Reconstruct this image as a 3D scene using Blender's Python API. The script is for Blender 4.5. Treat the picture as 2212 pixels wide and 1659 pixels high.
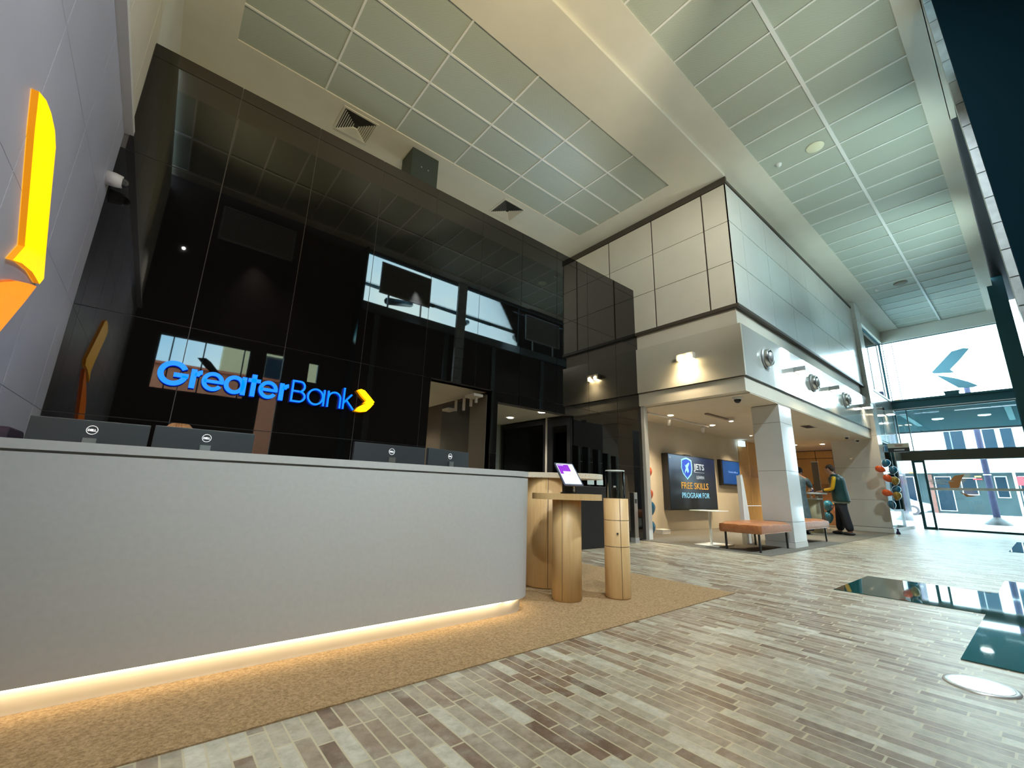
import bpy, math, random
from mathutils import Vector, Matrix
random.seed(7)
PI = math.pi
for o in list(bpy.data.objects): bpy.data.objects.remove(o)
S = bpy.context.scene
COL = S.collection

# ------------------------------------------------------------------ camera
cam_d = bpy.data.cameras.new('camera'); cam = bpy.data.objects.new('camera', cam_d); COL.objects.link(cam)
cam_d.sensor_width = 36; cam_d.lens = 922.437 / 2212 * 36; cam_d.clip_start = .02; cam_d.clip_end = 400
CR = Vector((0.7697898949622692, -0.637662971526734, 0.028450876219797035))
CD = Vector((0.1749102768211075, 0.1678661268448346, -0.9701687268307907))
CF = Vector((0.613864734836871, 0.7518024329581606, 0.2407554550199192))
m = Matrix.Identity(4)
for i in range(3): m[i][0] = CR[i]; m[i][1] = -CD[i]; m[i][2] = -CF[i]
m[0][3], m[1][3], m[2][3] = 0, 0, .88
cam.matrix_world = m
S.camera = cam
S.view_settings.view_transform = 'Standard'; S.view_settings.look = 'None'
S.view_settings.exposure = 0.6; S.view_settings.gamma = 1
S.view_settings.use_curve_mapping = False

# ------------------------------------------------------------------ world: bright overcast sky
W = bpy.data.worlds.new('sky'); S.world = W; W.use_nodes = True
nt = W.node_tree; nt.nodes.clear()
tc = nt.nodes.new('ShaderNodeTexCoord'); sep = nt.nodes.new('ShaderNodeSeparateXYZ')
nz = nt.nodes.new('ShaderNodeTexNoise'); nz.inputs['Scale'].default_value = 2.2; nz.inputs['Detail'].default_value = 5
ramp = nt.nodes.new('ShaderNodeValToRGB'); ramp.color_ramp.elements[0].color = (.36, .68, 1.0, 1); ramp.color_ramp.elements[1].color = (.86, .97, 1, 1)
ramp.color_ramp.elements[0].position = .4; ramp.color_ramp.elements[1].position = .62
bg = nt.nodes.new('ShaderNodeBackground'); bg.inputs['Strength'].default_value = 8.5
wo = nt.nodes.new('ShaderNodeOutputWorld')
nt.links.new(tc.outputs['Generated'], nz.inputs['Vector']); nt.links.new(nz.outputs['Fac'], ramp.inputs['Fac'])
nt.links.new(ramp.outputs['Color'], bg.inputs['Color']); nt.links.new(bg.outputs['Background'], wo.inputs['Surface'])

def area(name, loc, rot, sx, sy, power, col, portal=False, spread=None):
    d = bpy.data.lights.new(name, 'AREA'); d.shape = 'RECTANGLE'; d.size = sx; d.size_y = sy; d.energy = power; d.color = col
    if portal: d.cycles.is_portal = True
    if spread: d.spread = spread
    o = bpy.data.objects.new(name, d); o.location = loc; o.rotation_euler = rot; COL.objects.link(o); return o
def spot(name, loc, target, power, col, size=1.2, blend=.6, radius=.05):
    d = bpy.data.lights.new(name, 'SPOT'); d.energy = power; d.color = col; d.spot_size = size; d.spot_blend = blend; d.shadow_soft_size = radius
    o = bpy.data.objects.new(name, d); o.location = loc
    o.rotation_euler = (Vector(target) - Vector(loc)).to_track_quat('-Z', 'Y').to_euler(); COL.objects.link(o); return o
# sky portals in the openings
area('portal_entry', (20.6, 1.5, 3.6), (0, PI/2, 0), 7.0, 3.1, 0, (1, 1, 1), True)
area('portal_side', (18.6, 3.15, 5.7), (-PI/2, 0, 0), 3.4, 2.6, 0, (1, 1, 1), True)
area('portal_street', (.6, -.62, 3.0), (PI/2, 0, 0), 2.8, 1.9, 0, (1, 1, 1), True)
area('portal_clerestory', (7.0, -.62, 6.2), (PI/2, 0, 0), 7.5, 1.4, 0, (1, 1, 1), True)
WARM = (1, .80, .52)
spot('unseen_high_spot', (-.3, -.3, 5.6), (.1, 2.9, .6), 300, (1, .97, .90), 1.2, .9, .025)  # unseen spots: the table one follows its shadow, the rest are added fill
spot('unseen_high_spot', (1.7, -.3, 6.6), (2.4, 2.9, .3), 250, (.95, .98, 1), 1.3, .8, .025)
spot('unseen_high_spot', (3.4, -.3, 6.6), (3.15, 2.7, .3), 430, (1, .88, .62), .75, .8, .025)
spot('unseen_high_spot', (.9, -.3, 6.2), (2.4, 1.5, 0), 260, (1, .96, .86), 1.4, .9, .025)
spot('unseen_high_spot', (5.0, -.3, 6.6), (5.8, 2.0, 0), 850, (.85, .95, 1), 1.3, .9, .025)
spot('unseen_high_spot', (8.6, -.3, 6.6), (9.2, 2.0, .3), 1150, (.80, .96, 1), 1.4, .9, .025)
spot('unseen_high_spot', (12.5, -.3, 6.6), (13.0, 2.2, .5), 650, (.78, 1, 1), 1.4, .9, .025)
spot('side_wash', (2.2, -.35, 3.9), (-.79, 3.2, 3.6), 230, (.90, .93, 1), 1.0, .9, .10)  # added fill for the left wall, no such fitting there
# added fill spots without fittings, brightening the ceiling from below
spot('uplight', (.3, -.38, 4.4), (1.2, 4.8, 7), 360, (1, .84, .46), 1.5, .9, .05)
spot('uplight', (3.2, -.38, 4.4), (4.2, 4.8, 7), 300, (1, .92, .70), 1.5, .9, .05)
spot('uplight', (5.2, -.38, 4.4), (6.2, 2.4, 7), 160, (.90, 1, .86), 1.5, .9, .05)
spot('uplight', (8.6, -.38, 4.4), (9.4, 1.8, 7), 170, (.75, 1, .95), 1.5, .9, .05)
spot('uplight', (12.4, -.38, 4.4), (13.2, 1.8, 7), 220, (.70, 1, .97), 1.5, .9, .05)
spot('wall_wash', (4.6, -.35, 5.6), (7.7, 4.4, 5.2), 420, (1, .93, .78), .9, .9, .05)  # added fill for the left face of the upper box

# ------------------------------------------------------------------ materials
MATS = {}
def mat(name, col, rough=.5, metal=0, spec=.5, coat=0, emit=None, es=1, coat_rough=.03, ior=None):
    if name in MATS: return MATS[name]
    M = bpy.data.materials.new(name); M.use_nodes = True; b = M.node_tree.nodes['Principled BSDF']
    b.inputs['Base Color'].default_value = (*col, 1); b.inputs['Roughness'].default_value = rough; b.inputs['Metallic'].default_value = metal
    b.inputs['Specular IOR Level'].default_value = spec
    if ior: b.inputs['IOR'].default_value = ior
    if coat: b.inputs['Coat Weight'].default_value = coat; b.inputs['Coat Roughness'].default_value = coat_rough
    if emit: b.inputs['Emission Color'].default_value = (*emit, 1); b.inputs['Emission Strength'].default_value = es
    MATS[name] = M; return M
def N(M, t, **k):
    n = M.node_tree.nodes.new(t)
    for a, v in k.items(): setattr(n, a, v)
    return n
def L(M, a, b): M.node_tree.links.new(a, b)
def bsdf(M): return M.node_tree.nodes['Principled BSDF']
def math_n(M, op, a, b=None, c=None):
    n = N(M, 'ShaderNodeMath', operation=op)
    for i, v in enumerate((a, b, c)):
        if v is None: continue
        if isinstance(v, (int, float)): n.inputs[i].default_value = v
        else: L(M, v, n.inputs[i])
    return n.outputs[0]
def pos(M):
    g = N(M, 'ShaderNodeNewGeometry'); s = N(M, 'ShaderNodeSeparateXYZ'); L(M, g.outputs['Position'], s.inputs[0]); return g.outputs['Position'], s.outputs
def vary(M, amt=.08, scale=3, bump=0, bscale=60):
    """slight procedural tone variation (and bump) on a principled material"""
    b = bsdf(M); c = list(b.inputs['Base Color'].default_value)
    p, _ = pos(M)
    n = N(M, 'ShaderNodeTexNoise'); n.inputs['Scale'].default_value = scale; n.inputs['Detail'].default_value = 4; L(M, p, n.inputs['Vector'])
    r = N(M, 'ShaderNodeValToRGB'); r.color_ramp.elements[0].position = .3; r.color_ramp.elements[1].position = .7
    r.color_ramp.elements[0].color = (*[v*(1-amt) for v in c[:3]], 1); r.color_ramp.elements[1].color = (*[min(1, v*(1+amt)) for v in c[:3]], 1)
    L(M, n.outputs['Fac'], r.inputs[0]); L(M, r.outputs[0], b.inputs['Base Color'])
    if bump:
        n2 = N(M, 'ShaderNodeTexNoise'); n2.inputs['Scale'].default_value = bscale; L(M, p, n2.inputs['Vector'])
        bp = N(M, 'ShaderNodeBump'); bp.inputs['Strength'].default_value = bump; bp.inputs['Distance'].default_value = .01
        L(M, n2.outputs['Fac'], bp.inputs['Height']); L(M, bp.outputs[0], b.inputs['Normal'])
    return M
def glass(name, tint=(.92, 1, .98), ior=1.45, rough=0.0, extra=0.0):
    M = bpy.data.materials.new(name); M.use_nodes = True; t = M.node_tree; t.nodes.clear()
    o = t.nodes.new('ShaderNodeOutputMaterial'); mx = t.nodes.new('ShaderNodeMixShader'); fr = t.nodes.new('ShaderNodeFresnel'); fr.inputs[0].default_value = ior
    tr = t.nodes.new('ShaderNodeBsdfTransparent'); tr.inputs[0].default_value = (*tint, 1)
    gl = t.nodes.new('ShaderNodeBsdfGlossy'); gl.inputs['Roughness'].default_value = rough
    ad = t.nodes.new('ShaderNodeMath'); ad.inputs[1].default_value = extra
    t.links.new(fr.outputs[0], ad.inputs[0]); t.links.new(ad.outputs[0], mx.inputs[0])
    t.links.new(tr.outputs[0], mx.inputs[1]); t.links.new(gl.outputs[0], mx.inputs[2]); t.links.new(mx.outputs[0], o.inputs[0])
    MATS[name] = M; return M

m_white = vary(mat('white_satin', (.74, .73, .69), .45), .03, 2)
m_counter = vary(mat('counter_laminate', (.53, .53, .515), .5, coat=.15, coat_rough=.3), .03, 40)
m_kick = mat('white_kick', (.80, .76, .68), .4)
m_panel_l = mat('left_wall_panel', (.50, .50, .57), .42); vary(m_panel_l, .05, 1.5)
m_joint = mat('white_joint', (.85, .85, .80), .6)
m_black = mat('black_glass', (.006, .0055, .005), .02, spec=.5, ior=1.64)
m_blackgap = mat('black_gap', (.09, .085, .08), .5)
m_blackmat = mat('black_matte', (.012, .012, .013), .5)
m_cream = vary(mat('cream_paint', (.66, .62, .52), .7), .03, 2)
m_cream2 = vary(mat('cream_room_paint', (.66, .60, .49), .7), .03, 2)
m_trim = mat('brown_trim', (.07, .055, .042), .5)
m_gloss_white = vary(mat('gloss_white_panel', (.68, .68, .65), .25, coat=1, coat_rough=.04), .03, 1.5)
m_band = vary(mat('back_painted_glass', (.52, .54, .50), .15, coat=1, coat_rough=.02), .03, 1.5)
bsdf(m_band).inputs['Coat IOR'].default_value = 2.0
m_wood = mat('pale_oak', (.60, .42, .24), .45)
m_oak2 = mat('honey_wood', (.50, .30, .12), .4)
m_steel = mat('brushed_steel', (.55, .55, .53), .3, 1)
m_dsteel = mat('dark_teal_steel', (.02, .085, .10), .35, .3)
m_alu = mat('grey_aluminium', (.5, .52, .53), .4, .6)
m_glass = glass('clear_glass'); m_gglass = glass('green_glass', (.55, .78, .70), 1.5)
m_acry = glass('acrylic_glass', (.97, .99, .98), 1.18)
m_plast_blk = mat('black_plastic', (.02, .02, .022), .35)
m_mon = mat('monitor_back', (.05, .055, .06), .35, .2)
m_leather = vary(mat('tan_leather', (.40, .15, .055), .32, coat=.2, coat_rough=.2), .15, 12, .25, 90)
m_ltable = mat('white_table', (.82, .82, .74), .35)
m_blue_b = mat('blue_balloon', (.01, .14, .27), .15, coat=1)
m_orange_b = mat('orange_balloon', (.75, .10, .015), .15, coat=1)
m_gold_b = mat('gold_balloon', (.38, .25, .05), .12, .4, coat=1)
m_string = mat('string', (.6, .6, .6), .6)
m_lamp = mat('lamp_glow', (1, 1, 1), .5, emit=(1, .86, .62), es=18)
m_lampw = mat('lamp_glow_cool', (1, 1, 1), .5, emit=(1, .93, .85), es=12)
m_lampf = mat('lamp_glow_flood', (1, 1, 1), .5, emit=(1, .80, .45), es=110)
m_led = mat('led_strip', (1, 1, 1), .5, emit=(1, .77, .46), es=9)
m_skin = vary(mat('skin', (.46, .25, .17), .5), .06, 20)
m_white_txt = mat('white_lettering', (.85, .88, .9), .5)

# oak grain
def grain(M, c1, c2, sc=(3, 3, 40), axis_z=True):
    b = bsdf(M); p, _ = pos(M); mp = N(M, 'ShaderNodeMapping'); mp.inputs['Scale'].default_value = (22, 22, 1.6); L(M, p, mp.inputs[0])
    n = N(M, 'ShaderNodeTexNoise'); n.inputs['Scale'].default_value = 2; n.inputs['Detail'].default_value = 6; L(M, mp.outputs[0], n.inputs['Vector'])
    r = N(M, 'ShaderNodeValToRGB'); r.color_ramp.elements[0].color = (*c1, 1); r.color_ramp.elements[1].color = (*c2, 1)
    r.color_ramp.elements[0].position = .3; r.color_ramp.elements[1].position = .7
    L(M, n.outputs['Fac'], r.inputs[0]); L(M, r.outputs[0], b.inputs['Base Color'])
grain(m_wood, (.68, .45, .20), (.76, .53, .26)); grain(m_oak2, (.66, .42, .17), (.76, .52, .24))

# brick paver floor: slim bricks running along y
def brick_mat():
    M = mat('brick_pavers', (.4, .35, .28), .36, spec=.6); b = bsdf(M); p, s = pos(M)
    u = math_n(M, 'DIVIDE', s[0], .0608); row = math_n(M, 'FLOOR', u); fu = math_n(M, 'SUBTRACT', u, row)
    wn = N(M, 'ShaderNodeTexWhiteNoise', noise_dimensions='1D'); L(M, row, wn.inputs['W'])
    v = math_n(M, 'ADD', math_n(M, 'DIVIDE', s[1], .252), math_n(M, 'MULTIPLY', wn.outputs['Value'], 7.3)); cl = math_n(M, 'FLOOR', v); fv = math_n(M, 'SUBTRACT', v, cl)
    cb = N(M, 'ShaderNodeCombineXYZ'); L(M, row, cb.inputs[0]); L(M, cl, cb.inputs[1])
    w2 = N(M, 'ShaderNodeTexWhiteNoise', noise_dimensions='3D'); L(M, cb.outputs[0], w2.inputs['Vector'])
    r = N(M, 'ShaderNodeValToRGB'); cr = r.color_ramp; cr.interpolation = 'LINEAR'
    stops = [(0, (.15, .10, .07)), (.2, (.235, .165, .115)), (.38, (.28, .225, .165)), (.56, (.335, .29, .22)), (.73, (.385, .36, .28)), (.88, (.45, .445, .36)), (1, (.58, .59, .51))]
    cr.elements[0].color = (*stops[0][1], 1); cr.elements[1].position = 1; cr.elements[1].color = (*stops[-1][1], 1)
    for q, c in stops[1:-1]: e = cr.elements.new(q); e.color = (*c, 1)
    L(M, w2.outputs['Value'], r.inputs[0])
    # lime bloom patches
    n1 = N(M, 'ShaderNodeTexNoise'); n1.inputs['Scale'].default_value = 5; n1.inputs['Detail'].default_value = 8; n1.inputs['Roughness'].default_value = .7; L(M, p, n1.inputs['Vector'])
    r1 = N(M, 'ShaderNodeValToRGB'); r1.color_ramp.elements[0].position = .46; r1.color_ramp.elements[1].position = .70; L(M, n1.outputs['Fac'], r1.inputs[0])
    mx = N(M, 'ShaderNodeMix', data_type='RGBA'); L(M, math_n(M, 'MULTIPLY', r1.outputs[0], .55), mx.inputs[0]); L(M, r.outputs[0], mx.inputs[6]); mx.inputs[7].default_value = (.50, .51, .44, 1)
    n2 = N(M, 'ShaderNodeTexNoise'); n2.inputs['Scale'].default_value = 17; n2.inputs['Detail'].default_value = 9; n2.inputs['Roughness'].default_value = .7; L(M, p, n2.inputs['Vector'])
    r2 = N(M, 'ShaderNodeValToRGB'); r2.color_ramp.elements[0].position = .3; r2.color_ramp.elements[1].position = .6; r2.color_ramp.elements[0].color = (.50, .49, .44, 1); L(M, n2.outputs['Fac'], r2.inputs[0])
    mu = N(M, 'ShaderNodeMix', data_type='RGBA', blend_type='MULTIPLY'); mu.inputs[0].default_value = .8; L(M, mx.outputs[2], mu.inputs[6]); L(M, r2.outputs[0], mu.inputs[7])
    # mortar
    eu = math_n(M, 'LESS_THAN', math_n(M, 'MINIMUM', fu, math_n(M, 'SUBTRACT', 1, fu)), .055)
    ev = math_n(M, 'LESS_THAN', math_n(M, 'MINIMUM', fv, math_n(M, 'SUBTRACT', 1, fv)), .017)
    mo = math_n(M, 'MAXIMUM', eu, ev)
    m3 = N(M, 'ShaderNodeMix', data_type='RGBA'); L(M, mo, m3.inputs[0]); L(M, mu.outputs[2], m3.inputs[6]); m3.inputs[7].default_value = (.47, .44, .31, 1)
    L(M, m3.outputs[2], b.inputs['Base Color'])
    bp = N(M, 'ShaderNodeBump'); bp.inputs['Strength'].default_value = .35; bp.inputs['Distance'].default_value = .004
    L(M, math_n(M, 'SUBTRACT', n2.outputs['Fac'], mo), bp.inputs['Height']); L(M, bp.outputs[0], b.inputs['Normal'])
    return M
m_brick = brick_mat()
def carpet(name, c1, c2, sc=120):
    M = mat(name, c1, .95, spec=.1); b = bsdf(M); p, _ = pos(M)
    n = N(M, 'ShaderNodeTexNoise'); n.inputs['Scale'].default_value = sc; n.inputs['Detail'].default_value = 6; n.inputs['Roughness'].default_value = .75; L(M, p, n.inputs['Vector'])
    r = N(M, 'ShaderNodeValToRGB'); r.color_ramp.elements[0].position = .35; r.color_ramp.elements[1].position = .68
    r.color_ramp.elements[0].color = (*c1, 1); r.color_ramp.elements[1].color = (*c2, 1); L(M, n.outputs['Fac'], r.inputs[0]); L(M, r.outputs[0], b.inputs['Base Color'])
    bp = N(M, 'ShaderNodeBump'); bp.inputs['Strength'].default_value = .6; bp.inputs['Distance'].default_value = .010; L(M, n.outputs['Fac'], bp.inputs['Height']); L(M, bp.outputs[0], b.inputs['Normal'])
    return M
m_carpet = carpet('tan_carpet', (.22, .145, .07), (.52, .37, .21), 75); m_gcarpet = carpet('grey_carpet', (.11, .10, .085), (.20, .19, .16), 60)
# perforated ceiling tile: fine lines of holes
def perf():
    M = mat('perforated_tile', (.36, .37, .31), .42, spec=.3); b = bsdf(M); p, s = pos(M)
    a = math_n(M, 'SINE', math_n(M, 'MULTIPLY', s[0], 2*PI/.02)); c = math_n(M, 'SINE', math_n(M, 'MULTIPLY', s[1], 2*PI/.02))
    k = math_n(M, 'GREATER_THAN', math_n(M, 'MULTIPLY', a, c), .35)
    mx = N(M, 'ShaderNodeMix', data_type='RGBA'); L(M, k, mx.inputs[0]); mx.inputs[6].default_value = (.47, .50, .42, 1); mx.inputs[7].default_value = (.27, .29, .235, 1)
    L(M, mx.outputs[2], b.inputs['Base Color']); return M
m_tile = perf()
def terrazzo():
    M = mat('terrazzo', (.8, .7, .5), .3); b = bsdf(M); p, _ = pos(M)
    v = N(M, 'ShaderNodeTexVoronoi'); v.inputs['Scale'].default_value = 55; L(M, p, v.inputs['Vector'])
    r = N(M, 'ShaderNodeValToRGB'); r.color_ramp.elements[0].color = (.40, .22, .10, 1); r.color_ramp.elements[1].color = (.84, .76, .60, 1)
    r.color_ramp.elements[0].position = .12; r.color_ramp.elements[1].position = .2
    L(M, v.outputs['Distance'], r.inputs[0]); L(M, r.outputs[0], b.inputs['Base Color']); return M
m_terr = terrazzo()
m_floorglass = mat('floor_glass', (.008, .085, .085), .03, spec=.5, ior=1.5, coat=1)

# ------------------------------------------------------------------ mesh helpers
class MB:
    def __init__(s): s.v = []; s.f = []; s.m = []; s.sm = []
    def add(s, vs, fs, mi=0, smooth=False):
        o = len(s.v); s.v += [tuple(v) for v in vs]
        for f in fs: s.f.append([i + o for i in f]); s.m.append(mi); s.sm.append(smooth)
        return s
    def box(s, x0, x1, y0, y1, z0, z1, mi=0):
        vs = [(x0, y0, z0), (x1, y0, z0), (x1, y1, z0), (x0, y1, z0), (x0, y0, z1), (x1, y0, z1), (x1, y1, z1), (x0, y1, z1)]
        return s.add(vs, [(0, 3, 2, 1), (4, 5, 6, 7), (0, 1, 5, 4), (1, 2, 6, 5), (2, 3, 7, 6), (3, 0, 4, 7)], mi)
    def prism(s, pts, axis, a, b, mi=0, side=None, smooth=False):
        """polygon pts (2D) extruded along axis from a to b"""
        n = len(pts)
        def P(p, t): return [(t, p[0], p[1]), (p[0], t, p[1]), (p[0], p[1], t)][axis]
        ar = sum(pts[i][0]*pts[(i+1) % n][1] - pts[(i+1) % n][0]*pts[i][1] for i in range(n))
        if ar < 0: pts = pts[::-1]
        vs = [P(p, a) for p in pts] + [P(p, b) for p in pts]
        flip = (axis == 1) ^ (b < a)
        bot = list(range(n))[::-1]; top = list(range(n, 2*n)); sd = [(i, (i+1) % n, n+(i+1) % n, n+i) for i in range(n)]
        if flip: bot = bot[::-1]; top = top[::-1]; sd = [f[::-1] for f in sd]
        s.add(vs, [bot, top], mi)
        o = len(s.v) - 2*n
        if smooth: s.v += vs; o = len(s.v) - 2*n
        for f in sd: s.f.append([i+o for i in f]); s.m.append(mi if side is None else side); s.sm.append(smooth)
        return s
    def cyl(s, c0, c1, r0, r1=None, n=24, mi=0, caps=True):
        r1 = r0 if r1 is None else r1; c0 = Vector(c0); c1 = Vector(c1); d = (c1-c0).normalized()
        a = d.orthogonal().normalized(); b = d.cross(a)
        vs = [c0 + (a*math.cos(2*PI*i/n) + b*math.sin(2*PI*i/n))*r0 for i in range(n)] + [c1 + (a*math.cos(2*PI*i/n) + b*math.sin(2*PI*i/n))*r1 for i in range(n)]
        s.add(vs, [(i, (i+1) % n, n+(i+1) % n, n+i) for i in range(n)], mi, True)
        o = len(s.v)-2*n
        if caps:
            s.f.append([o+i for i in range(n)][::-1]); s.m.append(mi); s.sm.append(False)
            s.f.append([o+n+i for i in range(n)]); s.m.append(mi); s.sm.append(False)
        return s
    def tube(s, pts, r, n=8, mi=0):
        for a, b in zip(pts[:-1], pts[1:]): s.cyl(a, b, r, r, n, mi)
        return s
    def lathe(s, prof, c=(0, 0, 0), n=32, mi=0, ax='z', sx=1, sy=1):
        k = len(prof); vs = []
        for i in range(n):
            t = 2*PI*i/n
            for r, h in prof:
                q = (r*math.cos(t)*sx, r*math.sin(t)*sy, h)
                if ax == 'y': q = (q[0], -q[2], q[1])
                elif ax == 'x': q = (q[2], q[0], q[1])
                vs.append((c[0]+q[0], c[1]+q[1], c[2]+q[2]))
        fs = []
        for i in range(n):
            for j in range(k-1):
                a = i*k+j; b = ((i+1) % n)*k+j; fs.append((a, b, b+1, a+1))
        return s.add(vs, fs, mi, True)
    def ell(s, c, r, n=20, k=12, mi=0, rot=None, taper=0):
        vs = []; fs = []
        for j in range(k+1):
            ph = PI*j/k
            for i in range(n):
                t = 2*PI*i/n; z = -math.cos(ph); w = math.sin(ph) * (1 - taper*(.5 - .5*z)**2)
                q = Vector((r[0]*w*math.cos(t), r[1]*w*math.sin(t), r[2]*z))
                if rot: q = rot @ q
                vs.append(Vector(c)+q)
        for j in range(k):
            for i in range(n): fs.append((j*n+i, j*n+(i+1) % n, (j+1)*n+(i+1) % n, (j+1)*n+i))
        return s.add(vs, fs, mi, True)
    def xf(s, M):
        s.v = [tuple(M @ Vector(v)) for v in s.v]; return s
    def build(s, name, mats, parent=None, bevel=0, loc=None):
        me = bpy.data.meshes.new(name); me.from_pydata(s.v, [], s.f)
        if not isinstance(mats, (list, tuple)): mats = [mats]
        for q in mats: me.materials.append(q)
        me.polygons.foreach_set('material_index', s.m); me.polygons.foreach_set('use_smooth', s.sm)
        me.validate(); me.update()
        o = bpy.data.objects.new(name, me); COL.objects.link(o)
        if parent: o.parent = parent
        if bevel:
            b = o.modifiers.new('bevel', 'BEVEL'); b.width = bevel; b.segments = 3; b.limit_method = 'ANGLE'; b.angle_limit = .6
            for q in me.polygons: q.use_smooth = True
            w = o.modifiers.new('wn', 'WEIGHTED_NORMAL'); w.keep_sharp = True
        if loc: o.location = loc
        return o
def tag(o, label=None, cat=None, group=None, kind=None):
    if label: o['label'] = label
    if cat: o['category'] = cat
    if group: o['group'] = group
    if kind: o['kind'] = kind
    return o
def struct(o, label, cat=None): return tag(o, label, cat or o.name.split('_')[0], kind='structure')
def thing(name, label, cat, loc=(0, 0, 0), rz=0, group=None):
    o = bpy.data.objects.new(name, None); o.empty_display_size = .1; COL.objects.link(o); o.location = loc; o.rotation_euler = (0, 0, rz)
    return tag(o, label, cat, group)
def dup(o, loc=None, rz=None, label=None, parent=None):
    r = o.copy(); COL.objects.link(r)
    if parent: r.parent = parent
    if loc is not None: r.location = loc
    if rz is not None: r.rotation_euler = (0, 0, rz)
    if label: r['label'] = label
    for ch in list(o.children): dup(ch, parent=r)
    return r
def rrect(x0, x1, y0, y1, r, n=8, corners=(1, 1, 1, 1)):
    out = []
    for k, (cx, cy, a0) in enumerate([(x0, y0, PI), (x1, y0, 1.5*PI), (x1, y1, 0), (x0, y1, .5*PI)]):
        if not corners[k]: out.append((cx, cy)); continue
        px = cx + (r if cx == x0 else -r); py = cy + (r if cy == y0 else -r)
        for i in range(n+1): t = a0 + .5*PI*i/n; out.append((px + r*math.cos(t), py + r*math.sin(t)))
    return out
def stadium(hl, hw, n=14):
    out = []
    for i in range(n+1): t = -PI/2 + PI*i/n; out.append((hl-hw + hw*math.cos(t), hw*math.sin(t)))
    for i in range(n+1): t = PI/2 + PI*i/n; out.append((-(hl-hw) + hw*math.cos(t), hw*math.sin(t)))
    return out
def text(s, h, mb, M, mi=0, depth=.004, bold=0.0, width=None, align='LEFT'):
    """add lettering (built-in font) to mesh builder: text plane XY -> matrix M"""
    c = bpy.data.curves.new('t', 'FONT'); c.body = s; c.size = h/.729; c.extrude = depth/2; c.offset = bold; c.align_x = 'LEFT'; c.resolution_u = 3
    o = bpy.data.objects.new('t', c); COL.objects.link(o); dg = bpy.context.evaluated_depsgraph_get(); dg.update()
    me = bpy.data.meshes.new_from_object(o.evaluated_get(dg)); vs = [v.co.copy() for v in me.vertices]
    if not vs: return
    x0 = min(v.x for v in vs); x1 = max(v.x for v in vs); k = 1 if width is None else width/(x1-x0)
    sh = {'LEFT': 0, 'CENTER': -(x1-x0)/2, 'RIGHT': -(x1-x0)}[align]
    vs = [M @ Vector(((v.x-x0+sh)*k, v.y, v.z)) for v in vs]
    mb.add(vs, [list(p.vertices) for p in me.polygons], mi)
    bpy.data.objects.remove(o); bpy.data.curves.remove(c); bpy.data.meshes.remove(me)
def face_y(x, y, z): return Matrix(((1, 0, 0, x), (0, 0, -1, y), (0, 1, 0, z), (0, 0, 0, 1)))      # text read from -y
def face_x(x, y, z): return Matrix(((0, 0, -1, x), (-1, 0, 0, y), (0, 1, 0, z), (0, 0, 0, 1)))     # text read from -x

# ------------------------------------------------------------------ structure
XL = -.79; YB = 5.171; ZC = 7.0; ZR = 7.06; XE = 20.4; YF = -.5
b = MB()
b.box(XL-.3, XE+.1, YF-.2, 7.6, -.2, 0, 0)
b.prism([(XL, 2.0), (-.35, 2.0), (4.43, 2.0), (4.43, 2.42), (4.43, 3.2), (3.0, 4.6), (XL, 4.6)], 2, 0, .003, 1) if False else None
fl = b.build('floor', [m_brick]); struct(fl, 'slim pale brick paver floor in running bond across the lobby', 'floor')
c = MB(); c.box(XL, 4.40, 2.0, YB-.0, 0.0, .006)
struct(c.build('floor_carpet', m_carpet), 'tan speckled carpet under the white reception counter', 'carpet')
c = MB(); c.box(7.58, 16.4, 2.84, 6.05, 0, .005); c.box(16.4, 19.3, 4.06, 6.05, 0, .005)
struct(c.build('floor_carpet', m_gcarpet), 'dark grey carpet under the leather benches and screens', 'carpet')
# glass floor panels
c = MB(); c.box(5.48, 6.80, .47, 1.51, 0, .006); c.box(3.80, 7.97, YF, .47, 0, .006)
struct(c.build('floor_glass', m_floorglass), 'dark glossy glass floor panel at the right edge of the pavers', 'glass floor')
c = MB(); c.box(12.9, 16.4, YF, .62, 0, .006)
struct(c.build('floor_glass', m_floorglass), 'dark glossy glass floor panel nearest the entrance doors', 'glass floor')

# left wall: panels with pale reveals
b = MB(); b.box(XL-.2, XL-.012, YF-.2, 7.6, 0, ZC, 1)
ys = [-.5+.0]; yy = 3.0 - .925*4
ys = [YF] + [yy + .925*k for k in range(0, 7) if yy+.925*k > YF+.05] + [7.6]; zs = [0, .48, 1.41, 2.345, 3.29, 4.18]
for i in range(len(ys)-1):
    for j in range(len(zs)-1): b.box(XL-.02, XL, ys[i]+.004, ys[i+1]-.004, zs[j]+.002, zs[j+1]-.002, 0)
for i in range(len(ys)-1):
    for j, (za, zb) in enumerate([(4.24, 5.6), (5.6, 7.0)]): b.box(XL-.02, XL+.035, ys[i]+.004, ys[i+1]-.004, za+.002, zb, 2)
b.box(XL-.02, XL+.07, YF, YB+.02, 4.18, 4.24, 3)
struct(b.build('wall_left', [m_panel_l, m_joint, m_cream, m_white]), 'grey panelled side wall with pale joints behind the gold emblem', 'wall')
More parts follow.
